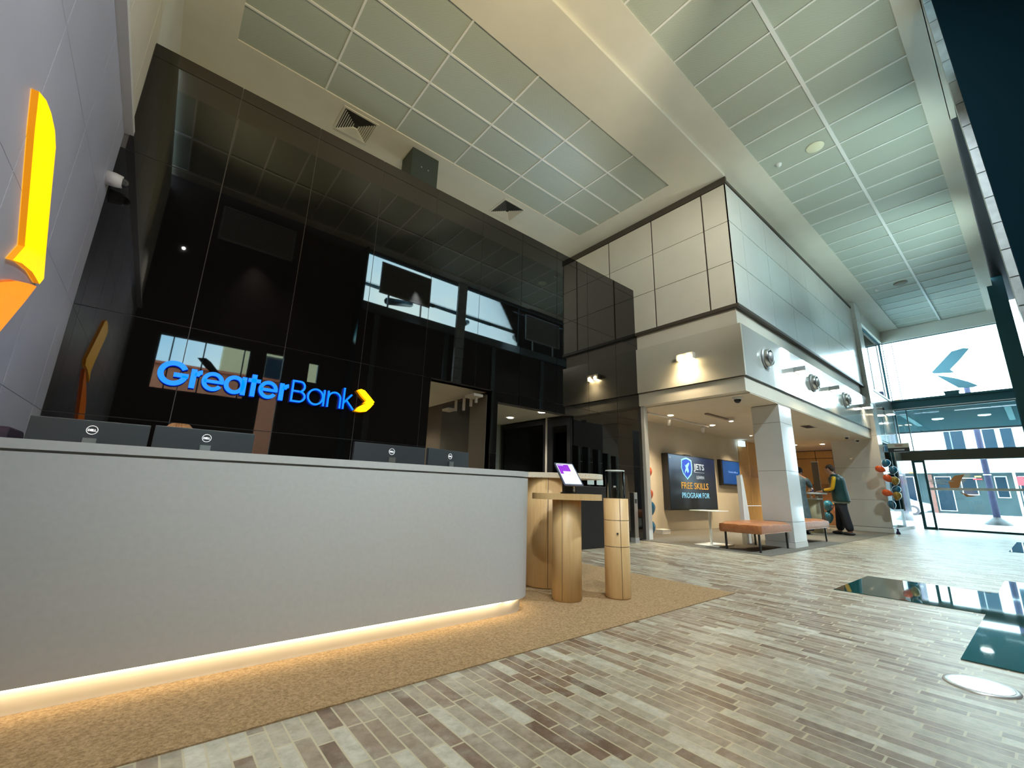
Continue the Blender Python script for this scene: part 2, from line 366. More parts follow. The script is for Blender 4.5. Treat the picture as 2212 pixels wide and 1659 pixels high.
# black glass back wall
b = MB()
xs = [XL+.0]; xs = [XL-.0, .048] + [.048+.865*k for k in range(1, 9)] + [7.77]
zs = [0, 1.41, 2.365, 4.02, 5.185, 5.35]
op = [(2.765, 3.83, 0, 2.356), (3.95, 5.67, 0, 2.204)]
g = .0035
def panel_holes(x0, x1, z0, z1):
    """clip a panel against the two openings"""
    rs = [(x0, x1, z0, z1)]
    for ox0, ox1, oz0, oz1 in op:
        out = []
        for a, bb, cc, d in rs:
            if bb <= ox0 or a >= ox1 or d <= oz0 or cc >= oz1: out.append((a, bb, cc, d)); continue
            if a < ox0: out.append((a, ox0, cc, d))
            if bb > ox1: out.append((ox1, bb, cc, d))
            if d > oz1: out.append((max(a, ox0), min(bb, ox1), oz1, d))
        rs = out
    return rs
for i in range(len(xs)-1):
    for j in range(len(zs)-1):
        for (a, bb, cc, d) in panel_holes(xs[i], xs[i+1], zs[j], zs[j+1]):
            if xs[i] < XL+.01 and zs[j] > 4.0: a += .04
            ga = g if abs(a-xs[i]) < 1e-4 else 0; gb = g if abs(bb-xs[i+1]) < 1e-4 else 0
            if i == len(xs)-2: gb = 0
            b.box(a+ga, bb-gb, YB, YB+.03, cc+g, d-g, 0)
for (a, bb, cc, d) in panel_holes(XL, 7.77, 0, 5.34): b.box(a, bb, YB+.008, YB+.15, cc, d, 1)
wb = b.build('wall_black', [m_black, m_blackgap]); struct(wb, 'tall glossy black glass panel wall behind the reception counter', 'wall')
# rear shell wall, ceiling left
struct(MB().box(XL-.2, 7.7, 7.6, 7.75, 0, 7.3).build('wall_rear', m_cream), 'cream wall behind the top of the black panel wall', 'wall')
b = MB()
Y0, Y1, X0, X1 = 3.83, 6.25, -.13, 7.10
b.box(XL, 7.69, 2.97, Y0, ZC, ZC+.25, 0); b.box(XL, 7.69, Y1, 7.6, ZC, ZC+.25, 0); b.box(XL, X0, Y0, Y1, ZC, ZC+.25, 0); b.box(X1, 7.69, Y0, Y1, ZC, ZC+.25, 0)
b.box(X0, X1, Y0, Y1, ZC+.02, ZC+.2, 1)
for k in range(1, 6): x = X0+1.205*k; b.box(x-.014, x+.014, Y0, Y1, ZC+.006, ZC+.03, 2)
for k in range(1, 4): y = Y0+.605*k; b.box(X0, X1, y-.014, y+.014, ZC+.004, ZC+.03, 2)
struct(b.build('ceiling_left', [m_cream, m_tile, m_white]), 'cream ceiling with perforated tile grid above the reception', 'ceiling')
b = MB()
b.box(XL, XE, 2.42, 2.97, ZR, ZR+.2, 0); b.box(7.6, XE, 2.97, 3.05, ZR, ZR+.2, 0); b.box(XL, XE, -.05, .205, ZR, ZR+.2, 0); b.box(20.3, XE, .2, 2.42, ZR, ZR+.2, 0)
b.box(XL, 9.2, -.12, -.04, ZR-.0, ZR+.2, 0)
b.box(XL, 20.3, .205, 2.42, ZR+.02, ZR+.2, 1)
x = 4.30-.6*9
while x < 20.3:
    if x > XL: b.box(x-.014, x+.014, .205, 2.42, ZR+.004, ZR+.03, 2)
    x += .5975
b.box(XL, 20.3, 1.285, 1.335, ZR, ZR+.03, 2)
b.box(XL, XE, YF-.1, -.05, 7.3, 7.4, 3)
b.box(XE-.12, XE+.1, -.05, 3.05, 6.62, ZR, 0)
b.box(16.9, XE, 2.95, 3.1, 6.62, ZR, 0)
struct(b.build('ceiling_right', [m_cream, m_tile, m_white, m_blackmat]), 'long perforated tile ceiling running towards the entrance', 'ceiling')

# mezzanine box above the side room
b = MB(); BX, BY = 7.69, 2.98
b.box(BX+.02, 16.4, BY+.02, 7.6, 4.30, 6.87, 1)
ypan = [BY, 3.48, 4.64, 5.82, 7.6]; zpan = [4.31, 5.17, 6.02, 6.85]; xpan = [BX, 8.27] + [9.5+1.24*k for k in range(6)] + [16.4]
for j in range(3):
    for i in range(4): b.box(BX, BX+.03, ypan[i]+(.018 if i else .004), ypan[i+1]-.018, zpan[j]+.006, zpan[j+1]-.006, 0)
    for i in range(len(xpan)-1): b.box(xpan[i]+(.005 if i else .0), xpan[i+1]-.005, BY, BY+.03, zpan[j]+.006, zpan[j+1]-.006, 2)
b.box(BX-.015, 16.4, BY-.015, 7.6, 6.86, 6.93, 1); b.box(BX-.015, BX+.04, BY-.015, 7.6, 6.93, 7.0, 1); b.box(BX-.015, 16.4, BY-.015, 6.9, 4.25, 4.305, 1)
b.box(BX+.06, 16.4, BY+.06, 7.6, 6.9, 7.2, 3)
struct(b.build('wall_mezzanine', [m_cream, m_trim, m_gloss_white, m_cream]), 'white square panelled upper box over the side room', 'wall')
b = MB()
b.box(BX+.06, 16.4, BY+.07, 6.1, 3.9, 4.26, 1)                       # cove above the band
b.box(BX, BX+.05, BY, 6.1, 2.955, 3.925, 0); b.box(BX+.05, 16.4, BY, BY+.05, 2.955, 3.925, 2)
b.box(BX+.04, 16.4, BY+.04, 6.1, 2.93, 3.93, 3)
b.box(BX+.035, 16.4, BY+.035, 6.1, 2.68, 2.94, 1)
m_bandl = vary(mat('left_band_panel', (.60, .56, .46), .3, coat=1, coat_rough=.12), .03, 2)
struct(b.build('wall_balcony', [m_bandl, m_cream, m_band, m_trim]), 'reflective glass fascia band around the side room ceiling edge', 'wall')
# side room
b = MB(); b.box(7.9, 14.4, 6.05, 6.2, 0, 2.7, 0)
struct(b.build('wall_room', m_cream2), 'cream wall carrying the two dark screens', 'wall')
b = MB()
for x0, x1 in ((14.4, 15.1), (15.12, 16.3), (16.32, 17.8), (17.82, 19.3)):
    for z0, z1 in ((0, .6), (.61, 1.5), (1.51, 2.7)): b.box(x0, x1-.01, 6.03, 6.2, z0, z1, 0)
struct(b.build('wall_timber_side', m_oak2), 'tan timber panels beside the small screen', 'wall')
b = MB(); b.box(19.32, 19.5, 3.93, 6.2, 0, 2.8, 1); b.box(16.9, 19.5, 3.90, 3.95, 0, 2.8, 1)
for y0, y1 in ((3.95, 4.75), (4.77, 5.3), (5.32, 6.03)):
    for z0, z1 in ((.08, 1.1), (1.11, 2.36), (2.375, 2.64)): b.box(19.30, 19.33, y0, y1-.008, z0, z1-.006, 0)
struct(b.build('wall_timber', [m_oak2, m_trim]), 'honey coloured timber wall behind the standing people', 'wall')
struct(MB().box(7.77, 7.90, 5.10, 6.05, 0, 2.70).build('wall_pier', m_white), 'narrow white wall end at the right of the black wall', 'wall')
# soffit with slot details
b = MB(); b.box(7.9, 16.9, 3.02, 6.05, 2.66, 2.70, 0); b.box(16.9, 19.45, 3.95, 6.05, 2.66, 2.80, 0)
struct(b.build('ceiling_room', m_cream2), 'low cream ceiling of the side room', 'ceiling')

# pillars (things)
t = thing('clad_pillar', 'square white clad pillar standing between the two leather benches', 'pillar', (9.5, 3.27, 0))
b = MB()
for z0, z1 in ((.10, .452), (.458, 1.378), (1.384, 2.30), (2.306, 2.65)): b.box(-.32, .32, -.25, .25, z0, z1)
b.build('cladding', vary(mat('pillar_panel', (.66, .66, .63), .25, coat=.6, coat_rough=.06), .03, 2), t); MB().box(-.305, .305, -.235, .235, 0, 2.66).build('core', m_trim, t)
MB().box(-.325, .325, -.255, .255, 0, .095).build('skirting', m_white, t)
t = thing('clad_pillar', 'tall white clad pillar rising to the ceiling beside the entrance', 'pillar', (16.68, 3.46, 0))
b = MB(); zz = [.14, .9, 1.83, 2.76, 3.69, 4.62, 5.55, 6.48, 7.05]
for z0, z1 in zip(zz[:-1], zz[1:]): b.box(-.28, .28, -.58, .58, z0+.003, z1-.003)
b.build('cladding', m_gloss_white, t); MB().box(-.265, .265, -.565, .565, 0, 7.05).build('core', m_trim, t)
MB().box(-.29, .29, -.59, .59, 0, .13).build('skirting', m_white, t)

# side wall of entrance passage: plinth, window, glossy panel, high glazing
b = MB(); b.box(16.95, XE, 3.0, 3.12, 0, .58, 0); b.box(16.95, XE, 3.0, 3.12, 2.75, 4.38, 0); b.box(16.95, 17.45, 3.0, 3.12, .58, 2.75, 0); b.box(19.3, XE, 3.0, 3.12, .58, 2.75, 0)
b.box(16.95, XE, 2.985, 3.0, 0, .09, 1); b.box(16.95, XE, 2.98, 3.13, 4.36, 4.42, 1)
struct(b.build('wall_entrance', [m_band, m_white]), 'glossy white wall between the tall pillar and the entrance doors', 'wall')
def window(n, rect, axis, at_, frame, bars=(), hbars=(), gl=m_glass, fm=None, label=''):
    """rect=(a0,a1,z0,z1); axis 0: plane x=at_, axis 1: plane y=at_"""
    a0, a1, z0, z1 = rect; fw = frame; B = MB(); G = MB(); fm = fm or m_dsteel
    def bx(M, p0, p1, q0, q1, d): (M.box(at_-d, at_+d, p0, p1, q0, q1) if axis == 0 else M.box(p0, p1, at_-d, at_+d, q0, q1))
    for r in ((a0, a0+fw, z0, z1), (a1-fw, a1, z0, z1), (a0+fw, a1-fw, z0, z0+fw), (a0+fw, a1-fw, z1-fw, z1)): bx(B, *r, .035)
    for q in bars: bx(B, q-fw*.4, q+fw*.4, z0+fw, z1-fw, .03)
    for q in hbars: bx(B, a0+fw, a1-fw, q-fw*.4, q+fw*.4, .028)
    bx(G, a0+fw*.5, a1-fw*.5, z0+fw*.5, z1-fw*.5, .004)
    o = B.build('window_%d' % n, fm); struct(o, label, 'window'); G.build('pane', gl, o); return o
window(1, (17.45, 19.3, .58, 2.75), 1, 3.06, .05, (18.8,), (), label='dark framed side window beside the balloon column')
window(2, (16.95, XE, 4.42, 6.62), 1, 3.06, .010, (), (), fm=m_dsteel, label='high frameless glazing above the entrance side wall')
window(3, (.06, 2.98, 4.42, 6.62), 0, XE, .02, (2.70,), (), fm=m_dsteel, label='high entrance window bearing the blue chevron sticker')
# entrance portal: fascia, header, doors
b = MB(); b.box(XE-.05, XE+.15, -.1, 3.05, 4.07, 4.42, 0); b.box(XE-.10, XE+.15, -.1, 3.0, 4.36, 4.42, 0); b.box(XE-.07, XE-.05, 0, 3.0, 4.07, 4.11, 1)
b.box(XE-.12, XE+.1, -.1, 3.18, 2.27, 2.58, 2)
struct(b.build('trim_1', [m_dsteel, m_alu, mat('bronze_header', (.07, .07, .05), .5)]), 'dark steel fascia and door header over the entrance', 'beam')
window(4, (.06, 2.98, 2.58, 4.07), 0, XE, .03, (2.66,), (), label='glass band between the door header and the dark fascia')
d1 = MB(); d1.box(XE-.03, XE+.03, 2.70, 2.78, 0, 2.27); d1.box(XE-.03, XE+.03, 2.44, 2.50, 0, 2.27); d1.box(XE-.03, XE+.03, 2.50, 2.70, 0, .08); d1.box(XE-.03, XE+.03, 2.50, 2.70, 2.2, 2.27)
dd = d1.build('door_1', m_dsteel); struct(dd, 'narrow dark framed glass leaf at the left of the entrance', 'door'); MB().box(XE-.004, XE+.004, 2.49, 2.71, .07, 2.21).build('pane', m_glass, dd)
d1 = MB(); d1.box(XE+.05, XE+.10, .06, .14, 0, 2.27); d1.box(XE+.05, XE+.10, .14, 2.44, 0, .06); d1.box(XE+.05, XE+.10, .14, 2.44, 1.28, 1.36, 1)
dd = d1.build('door_2', [m_dsteel, m_joint]); struct(dd, 'wide glass entrance door with a pale rail across it', 'door'); MB().box(XE+.07, XE+.078, .13, 2.45, .05, 2.27).build('pane', m_glass, dd)
q = MB(); text('WELCOME', .05, q, face_x(XE+.04, 2.55, 1.60)) if False else None
# corner post and stone pier at the facade corner
struct(MB().box(17.9, 18.3, -.28, .06, 0, 7.3).build('trim_2', m_dsteel), 'dark teal steel corner post right of the entrance', 'post')
b = MB()
def stone():
    M = mat('stone_tiles', (.50, .56, .56), .35); vary(M, .18, 9); return M
for k in range(23):
    z0 = .31*k; z1 = z0+.298; ya = -.150+.0215*(z0-2.7); yb_ = -.150+.0215*(z1-2.7)
    b.prism([(ya-.082, z0), (ya, z0), (yb_, z1), (yb_-.082, z1)], 0, 6.3, 6.6)
b.prism([(-.285, 0), (-.215, 0), (-.065, 7.05), (-.135, 7.05)], 0, 6.32, 6.58, 1)
struct(b.build('wall_stone', [stone(), m_trim]), 'narrow stone tiled pier strip at the upper right', 'wall')

struct(MB().prism([(-.5, 0), (-.154, 0), (-.012, 7.05), (-.5, 7.05)], 0, 3.38, 3.44).build('trim_4', mat('navy_cover', (.004, .030, .050), .8, spec=.05)), 'added dark navy fin hiding the lighter facade at the upper right', 'post')  # added dark sheet, covers the lighter facade behind it
m_vinyl_dark = mat('dark_vinyl', (.01, .012, .02), .5)
# facade wall along the street side (behind and right of the camera)
b = MB(); m_fac = mat('dark_facade', (.030, .018, .014), .6); hol = [(-.36, 1.27, 2.62, 3.78), (1.55, 1.95, 1.3, 3.80), (2.48, 2.72, 3.25, 3.75), (3.55, 11.4, 5.72, 7.22)]
def facade_rects(X0, X1, Z0, Z1):
    rs = [(X0, X1, Z0, Z1)]
    for ox0, ox1, oz0, oz1 in hol:
        out = []
        for a, bb, cc, d in rs:
            if bb <= ox0 or a >= ox1 or d <= oz0 or cc >= oz1: out.append((a, bb, cc, d)); continue
            if a < ox0: out.append((a, ox0, cc, d))
            if bb > ox1: out.append((ox1, bb, cc, d))
            if d > oz1: out.append((max(a, ox0), min(bb, ox1), oz1, d))
            if cc < oz0: out.append((max(a, ox0), min(bb, ox1), cc, oz0))
        rs = out
    return rs
for r in facade_rects(XL-.2, XE+.2, 0, 7.4): b.box(r[0], r[1], YF-.15, YF, r[2], r[3], 0)
b.box(3.4, 11.6, YF, YF+.08, 5.46, 5.70, 1)
for x in (4.0, 6.2, 8.0, 10.2): b.box(x-.07, x+.07, YF, YF+.06, 1.9, 5.42, 1)
struct(b.build('wall_facade', [m_fac, mat('blue_grey_steel', (.16, .22, .25), .4, .3)]), 'dark street facade wall seen mirrored in the black panels', 'wall')
window(5, (-.36, 1.27, 2.62, 3.78), 1, YF-.05, .03, (-.12, .42, 1.14), label='street window mirrored in the black wall under the lettering')
st = MB().prism([(.324, 3.397), (.473, 3.421), (.567, 3.358), (.69, 3.221), (.832, 3.073), (.605, 3.124), (.491, 3.217)], 1, YF-.075, YF-.06)
tag(st.build('window_sticker', m_vinyl_dark), 'dark chevron arm stuck on the street window, mirrored above the lettering', 'sticker')
window(6, (1.55, 1.95, 1.3, 3.80), 1, YF-.05, .02, (), label='tall slim street window mirrored in the black wall')
window(7, (2.48, 2.72, 3.25, 3.75), 1, YF-.05, .015, (), label='small square street window mirrored in the black wall')
window(8, (3.55, 11.4, 5.72, 7.22), 1, YF-.05, .03, (9.1,), label='long high window with roof trusses mirrored in the black wall')
def louvre(x0, x1, z0, z1, y, label):
    t = thing('louvre_panel', label, 'louvre panel', ((x0+x1)/2, y, z0), group='louvre panels on the street wall'); w = (x1-x0)/2; h = z1-z0
    f = MB()
    f.box(-w, w, -.02, .02, 0, .04); f.box(-w, w, -.02, .02, h-.04, h); f.box(-w, -w+.04, -.02, .02, 0, h); f.box(w-.04, w, -.02, .02, 0, h); f.build('frame', m_alu, t)
    s = MB()
    n = int(h/.05)
    for k in range(n): z = .05+k*(h-.1)/n; s.box(-w+.04, w-.04, -.012, .006, z, z+.032)
    s.box(-w+.03, w-.03, -.02, -.016, .03, h-.03)
    s.build('slats', mat('dark_slats', (.34, .32, .29), .45), t)
    if x0 > 1:
        for sx in (-.5, .5): MB().box(sx-.02, sx+.02, -.02, .02, 5.69-z0, .02).build('mounting_leg', m_alu, t)
    return t
louvre(.22, 1.75, 6.15, 6.98, YF+.03, 'louvred panel high on the street wall, mirrored at the upper left')
louvre(3.95, 5.5, 6.05, 6.98, YF+.12, 'framed louvre in front of the high window, mirrored near centre')
louvre(9.3, 11.0, 6.05, 6.98, YF+.12, 'framed louvre at the far end of the high window, mirrored right')

# interiors behind the openings in the black wall
b = MB(); b.box(2.60, 2.765, YB+.03, 7.6, 0, 2.36, 0); b.box(2.6, 3.9, YB+.03, 7.6, 2.356, 2.42, 0); b.box(2.6, 3.9, 7.5, 7.6, 0, 2.4, 0); b.box(3.83, 3.95, YB+.031, 7.6, 0, 2.4, 1)
struct(b.build('wall_passage', [m_cream, m_trim]), 'cream reveal and ceiling of the doorway behind the counter', 'wall')
b = MB(); b.box(3.80, 3.83, 5.72, 6.6, 0, 2.30, 0); b.box(3.79, 3.80, 5.25, 5.70, 0, 2.30, 1)
dd = b.build('door_3', [m_blackmat, mat('bronze_panel', (.13, .11, .08), .5)]); struct(dd, 'black door with a bronze side panel in the doorway', 'door')
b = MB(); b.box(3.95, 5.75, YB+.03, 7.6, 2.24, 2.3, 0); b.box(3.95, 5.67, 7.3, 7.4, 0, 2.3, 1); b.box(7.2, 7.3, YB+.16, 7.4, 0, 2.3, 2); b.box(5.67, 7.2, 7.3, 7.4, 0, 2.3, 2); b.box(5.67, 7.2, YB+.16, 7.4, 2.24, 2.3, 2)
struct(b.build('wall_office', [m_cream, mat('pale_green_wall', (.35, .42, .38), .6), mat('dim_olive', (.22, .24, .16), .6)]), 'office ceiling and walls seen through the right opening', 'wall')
op2 = MB()
for y0, y1 in ((5.86, 5.92), (7.16, 7.2)): op2.box(5.64, 5.70, y0, y1, 0, 2.2)
op2.box(5.64, 5.70, 5.9, 7.2, 2.12, 2.2); op2.box(5.64, 5.70, 5.9, 7.2, 0, .1)
dd = op2.build('door_4', m_blackmat); struct(dd, 'black framed glass partition inside the office opening', 'door'); MB().box(5.665, 5.672, 5.9, 7.18, .08, 2.15).build('pane', m_gglass, dd)
op2 = MB(); op2.box(5.635, 5.70, 5.22, 5.30, 0, 2.2); op2.box(5.635, 5.70, 5.68, 5.80, 0, 2.2); op2.box(5.635, 5.70, 5.3, 5.68, 2.05, 2.2); op2.box(5.635, 5.70, 5.3, 5.68, 0, .1)
dd = op2.build('door_5', m_blackmat); struct(dd, 'black framed glass door at the right of the office opening', 'door'); MB().box(5.665, 5.672, 5.29, 5.69, .08, 2.1).build('pane', m_gglass, dd)
struct(MB().box(5.63, 5.71, 5.81, 5.85, 0, 2.23).build('trim_3', m_cream), 'slim pale post between the office partition and door', 'post')
# pale flat strips along the top of the dark door
t = thing('shelf_rack', 'pale strips along the top of the dark door', 'rack', (3.6, 5.5, 2.15))
rk = MB(); rk.box(-.05, .12, -.25, .0, .10, .14); rk.build('rail', m_cream, t)
for k, (yy_, h_) in enumerate(((-.16, .12), (-.02, .16), (.18, .2), (.42, .18))): MB().box(.05, .085, yy_, yy_+.03, .14-h_, .14).build('bar', m_cream, t)
MB().box(-.02, .12, .52, .72, -.02, .02).build('bar', m_cream, t)

# ------------------------------------------------------------------ exterior
street = MB().box(XE+.1, 80, -30, 40, -.25, -.02); so = street.build('floor_street', vary(mat('pale_paving', (.55, .56, .54), .6), .06, 1)); struct(so, 'pale sunlit street paving outside the doors', 'ground')
struct(MB().box(-40, XE, -40, YF-.16, -.3, -.05).build('floor_lane', mat('lane_asphalt', (.16, .16, .16), .8)), 'asphalt lane outside the side windows', 'ground')
# canopy over the footpath
t = thing('entrance_canopy', 'dark steel canopy with two downlights over the footpath outside', 'canopy', (24, 1.6, 4.07))
MB().box(-3.4, 3.3, -2.6, 2.6, 0, .18).build('soffit', mat('canopy_steel', (.022, .048, .055), .95, spec=0), t)
MB().box(3.2, 3.36, -2.7, 2.7, -.06, .2).build('front_beam', m_blackmat, t)
for yy_ in (1.33, -1.3): MB().box(-2.4, 1.2, yy_-.08, yy_+.08, -.02, 0).build('panel_strip', mat('canopy_strip', (.08, .14, .15), .9, spec=0), t)
for k, (x, y) in enumerate(((23.33, 2.17), (23.2, .92))):
    dl = thing('canopy_downlight', ['round canopy downlight nearer the left door frame', 'round canopy downlight nearer the right corner post'][k], 'downlight', (x, y, 4.04), group='canopy downlights')
    MB().lathe([(.17, .03), (.17, 0), (.14, -.005)], n=24).build('ring', m_white, dl)
    MB().cyl((0, 0, 0), (0, 0, .02), .14, n=24).build('lens', m_lampw, dl)
t = thing('projector_box', 'small dark box standing on the ledge over the entrance', 'box', (XE+.0, 1.42, 4.42)); MB().box(-.12, .12, -.17, .17, 0, .13).build('housing', m_dsteel, t); MB().box(-.14, .14, -.19, .19, .11, .13).build('lid', m_dsteel, t)

# building opposite (x = 45)
t = thing('street_building', 'pale shopfront building across the street seen through the doors', 'building', (45, 4, 0))
m_bw = vary(mat('white_render', (.80, .82, .80), .7), .04, 1); m_teal = vary(mat('teal_shopfront', (.042, .060, .064), .9, spec=.05), .15, 1); m_win = mat('shop_glass', (.008, .022, .035), .25, spec=.12)
MB().box(0, .6, -14, 12, 3.9, 8.5).build('upper_wall', m_bw, t); MB().box(.0, .6, -14, 12, 0, 3.0).build('shopfront', m_teal, t)
MB().box(-1.6, .1, -14, 12, 3.1, 3.75).build('awning', m_bw, t)
for y0, y1, z0, z1 in ((-.95, -.3, 4.4, 6.0), (-.25, .05, 4.4, 6.0), (-2.5, -1.9, 4.4, 6.0), (-3.3, -2.75, 4.4, 6.0), (-6.0, -4.2, 4.4, 6.0)):
    f = MB().box(-.05, .01, y0-.04, y1+.04, z0-.04, z1+.04).build('window', m_alu, t); MB().box(-.06, -.05, y0, y1, z0, z1).build('pane', m_win, f)
for y0, y1, z0, z1 in ((.2, 1.0, .35, 2.7), (-2.5, -2.0, 1.35, 2.7), (-4.5, -3.1, .3, 2.7), (2.2, 3.4, .4, 2.7), (-1.05, -.35, 1.5, 2.6)):
    f = MB().box(-.05, .0, y0-.05, y1+.05, z0-.05, z1+.05).build('shop_window', m_alu, t); MB().box(-.06, -.05, y0, y1, z0, z1).build('pane', m_win, f)
MB().box(-.08, .0, 1.15, 1.45, 0, 2.9).build('brown_pier', mat('brown_pier', (.20, .07, .05), .6), t)
MB().box(-.08, 0, -1.40, -.95, 2.50, 2.60).build('sign_board', mat('sign_red', (.35, .02, .03), .5), t); MB().box(-.09, 0, -1.38, -1.05, 2.68, 2.78).build('sign_board', mat('sign_yellow', (.7, .5, .12), .5), t)
t = thing('street_building', 'taller building with an orange stripe left of the pale shopfront', 'building', (52, 12, 0))
MB().box(0, 6, -4.9, 12, 0, 10).build('wall', m_bw, t); MB().box(-.1, 0, -5.05, -4.6, 3, 10).build('orange_stripe', mat('orange_render', (.75, .25, .06), .6), t)
f = MB().box(-.1, .01, -3.2, -1.2, 4.6, 6.6).build('window', m_alu, t); MB().box(-.12, -.1, -3.1, -1.3, 4.7, 6.5).build('pane', m_win, f)
t = thing('street_kerb', 'pale kerb edge along the far side of the road', 'kerb', (43, 3, 0)); MB().box(-.2, .2, -12, 12, -.02, .16).build('kerbstone', m_bw, t)
t = thing('power_pole', 'tall dark painted pole with a stepped base outside the doors', 'pole', (29, 1.5, -.02))
MB().cyl((0, 0, .1), (0, 0, 6.5), .12, .10, 20).build('shaft', vary(mat('pole_paint', (.03, .03, .06), .6, spec=.15), .2, 6), t); MB().lathe([(.42, 0), (.42, .06), (.25, .22), (.14, .3), (.13, .34)], n=8).build('base', m_blackmat, t)
for z_ in (2.15, 3.0): MB().lathe([(.13, 0), (.13, .04)], (0, 0, z_), 20).build('band', m_alu, t)
t = thing('sign_pole', 'thin pale pole with a small red sign by the kerb', 'pole', (39, .95, -.02)); MB().cyl((0, 0, 0), (0, 0, 3.6), .06, n=12).build('shaft', m_bw, t)
MB().box(-.10, -.08, -.34, -.06, 2.0, 2.5).build('red_sign', mat('red_sign', (.8, .02, .03), .5), t)
# white car: side profile prism with wheels and windows, nose towards -y
t = thing('parked_car', 'white hatchback car with only its nose past the door frame', 'car', (41.5, 7.2, 0))
prof = [(-2.05, .35), (-2.08, .62), (-1.95, .80), (-1.2, .98), (-.55, 1.38), (.3, 1.47), (1.2, 1.42), (1.85, 1.05), (2.0, .9), (2.02, .35), (1.7, .22), (-1.75, .22)]
body = MB().prism(prof, 0, -.85, .85).build('body', mat('car_white', (.82, .84, .86), .25, coat=1), t, bevel=.07)
MB().prism([(-1.1, .98), (-.5, 1.33), (.3, 1.41), (1.1, 1.36), (1.6, 1.05)], 0, -.865, .865).build('side_glass', m_win, t)
for yy_ in (-1.3, 1.3):
    for sx in (-.8, .8):
        w = MB().cyl((sx-.1, yy_, .32), (sx+.1, yy_, .32), .32, n=24).build('wheel', m_plast_blk, t); MB().cyl((sx-.11, yy_, .32), (sx+.11, yy_, .32), .19, n=10).build('hubcap', m_alu, w)
for sx in (-.6, .6): MB().ell((sx, -1.98, .66), (.16, .08, .08)).build('headlight', m_lampw if False else m_alu, t)
# planting box outside the side window
t = thing('planter_hedge', 'green clipped hedge outside the side window', 'hedge', (22.6, 5.0, 0)); MB().box(-1.6, 1.6, -.3, .3, -.02, .45).build('planter', m_bw, t)
hd = MB()
for k in range(260): hd.ell((random.uniform(-1.5, 1.5), random.uniform(-.3, .3), random.uniform(.5, 1.35)), (.09, .09, .07), 6, 4)
tag(hd.build('foliage', vary(mat('leaf', (.06, .16, .03), .6), .3, 12), t), kind='stuff')
# across the lane (mirrored in the black wall)
t = thing('brick_building', 'orange brick building across the lane, mirrored under the lettering', 'building', (1, -10, 0))
def brickwall():
    M = mat('orange_brick', (.42, .13, .07), .8); b_ = bsdf(M); tcn = N(M, 'ShaderNodeTexCoord'); mp = N(M, 'ShaderNodeMapping'); mp.inputs['Rotation'].default_value = (PI/2, 0, 0); L(M, tcn.outputs['Object'], mp.inputs[0])
    bt = N(M, 'ShaderNodeTexBrick'); bt.inputs['Color1'].default_value = (.95, .28, .12, 1); bt.inputs['Color2'].default_value = (.85, .21, .09, 1); bt.inputs['Mortar'].default_value = (.4, .3, .22, 1); bt.inputs['Scale'].default_value = 4
    L(M, mp.outputs[0], bt.inputs['Vector']); L(M, bt.outputs['Color'], b_.inputs['Base Color']); return M
MB().box(-8, 14, -1, 0, 0, 5.1).build('brick_wall', brickwall(), t); MB().box(-8.1, 14.1, -1.1, .1, 5.1, 5.2).build('coping', mat('coping', (.85, .22, .11), .7), t)
for x in (-2.5, .4, 3.2):
    f = MB().box(x, x+1.2, -.02, .04, .8, 2.6).build('window', m_blackmat, t); MB().box(x+.06, x+1.14, .04, .05, .86, 2.54).build('pane', m_win, f)
t = thing('cream_building', 'cream rendered building behind the brick one, mirrored under the lettering', 'building', (5.5, -17, 0))
MB().box(-3.6, 12, -1, 0, 0, 12).build('wall', vary(mat('cream_render', (.92, .76, .42), .8), .05, 1), t)
for x in (-1.6, 1.6, 4.8):
    f = MB().box(x, x+1.9, -.02, .05, 6.2, 8.0).build('window', m_trim, t); MB().box(x+.1, x+1.8, .05, .06, 6.3, 7.9).build('pane', m_win, f)
# lane awning with rafters behind the long high window
t = thing('lane_awning', 'blue translucent awning roof on dark rafters, mirrored through the high window', 'awning', (7.5, -.7, 6.3))
Mt = bpy.data.materials.new('translucent_sheet'); Mt.use_nodes = True; q = Mt.node_tree; q.nodes.clear(); oo = q.nodes.new('ShaderNodeOutputMaterial'); tr_ = q.nodes.new('ShaderNodeBsdfTranslucent'); tr_.inputs[0].default_value = (.75, .93, 1, 1)
gp = q.nodes.new('ShaderNodeNewGeometry'); gn = q.nodes.new('ShaderNodeTexNoise'); gn.inputs['Scale'].default_value = 3.5; gn.inputs['Detail'].default_value = 8; gr = q.nodes.new('ShaderNodeValToRGB')
gr.color_ramp.elements[0].position = .38; gr.color_ramp.elements[0].color = (.22, .45, .58, 1); gr.color_ramp.elements[1].position = .64; gr.color_ramp.elements[1].color = (.85, .98, 1, 1)
q.links.new(gp.outputs['Position'], gn.inputs['Vector']); q.links.new(gn.outputs['Fac'], gr.inputs[0]); q.links.new(gr.outputs[0], tr_.inputs[0])
df = q.nodes.new('ShaderNodeBsdfDiffuse'); df.inputs[0].default_value = (.3, .5, .6, 1); mx_ = q.nodes.new('ShaderNodeMixShader'); mx_.inputs[0].default_value = .3; q.links.new(tr_.outputs[0], mx_.inputs[1]); q.links.new(df.outputs[0], mx_.inputs[2]); q.links.new(mx_.outputs[0], oo.inputs[0])
MB().add([(-4.2, 0, .1), (4.2, 0, .1), (4.2, -8, 4.1), (-4.2, -8, 4.1), (-4.2, 0, .11), (4.2, 0, .11), (4.2, -8, 4.12), (-4.2, -8, 4.12)], [(0, 3, 2, 1), (4, 5, 6, 7), (0, 1, 5, 4), (2, 3, 7, 6)]).build('roof_sheet', Mt, t)
for k in range(8):
    x = -3.9+1.1*k; MB().cyl((x, 0, .02), (x+.1, -8, 4.0), .06, n=8).build('rafter', m_dsteel, t)
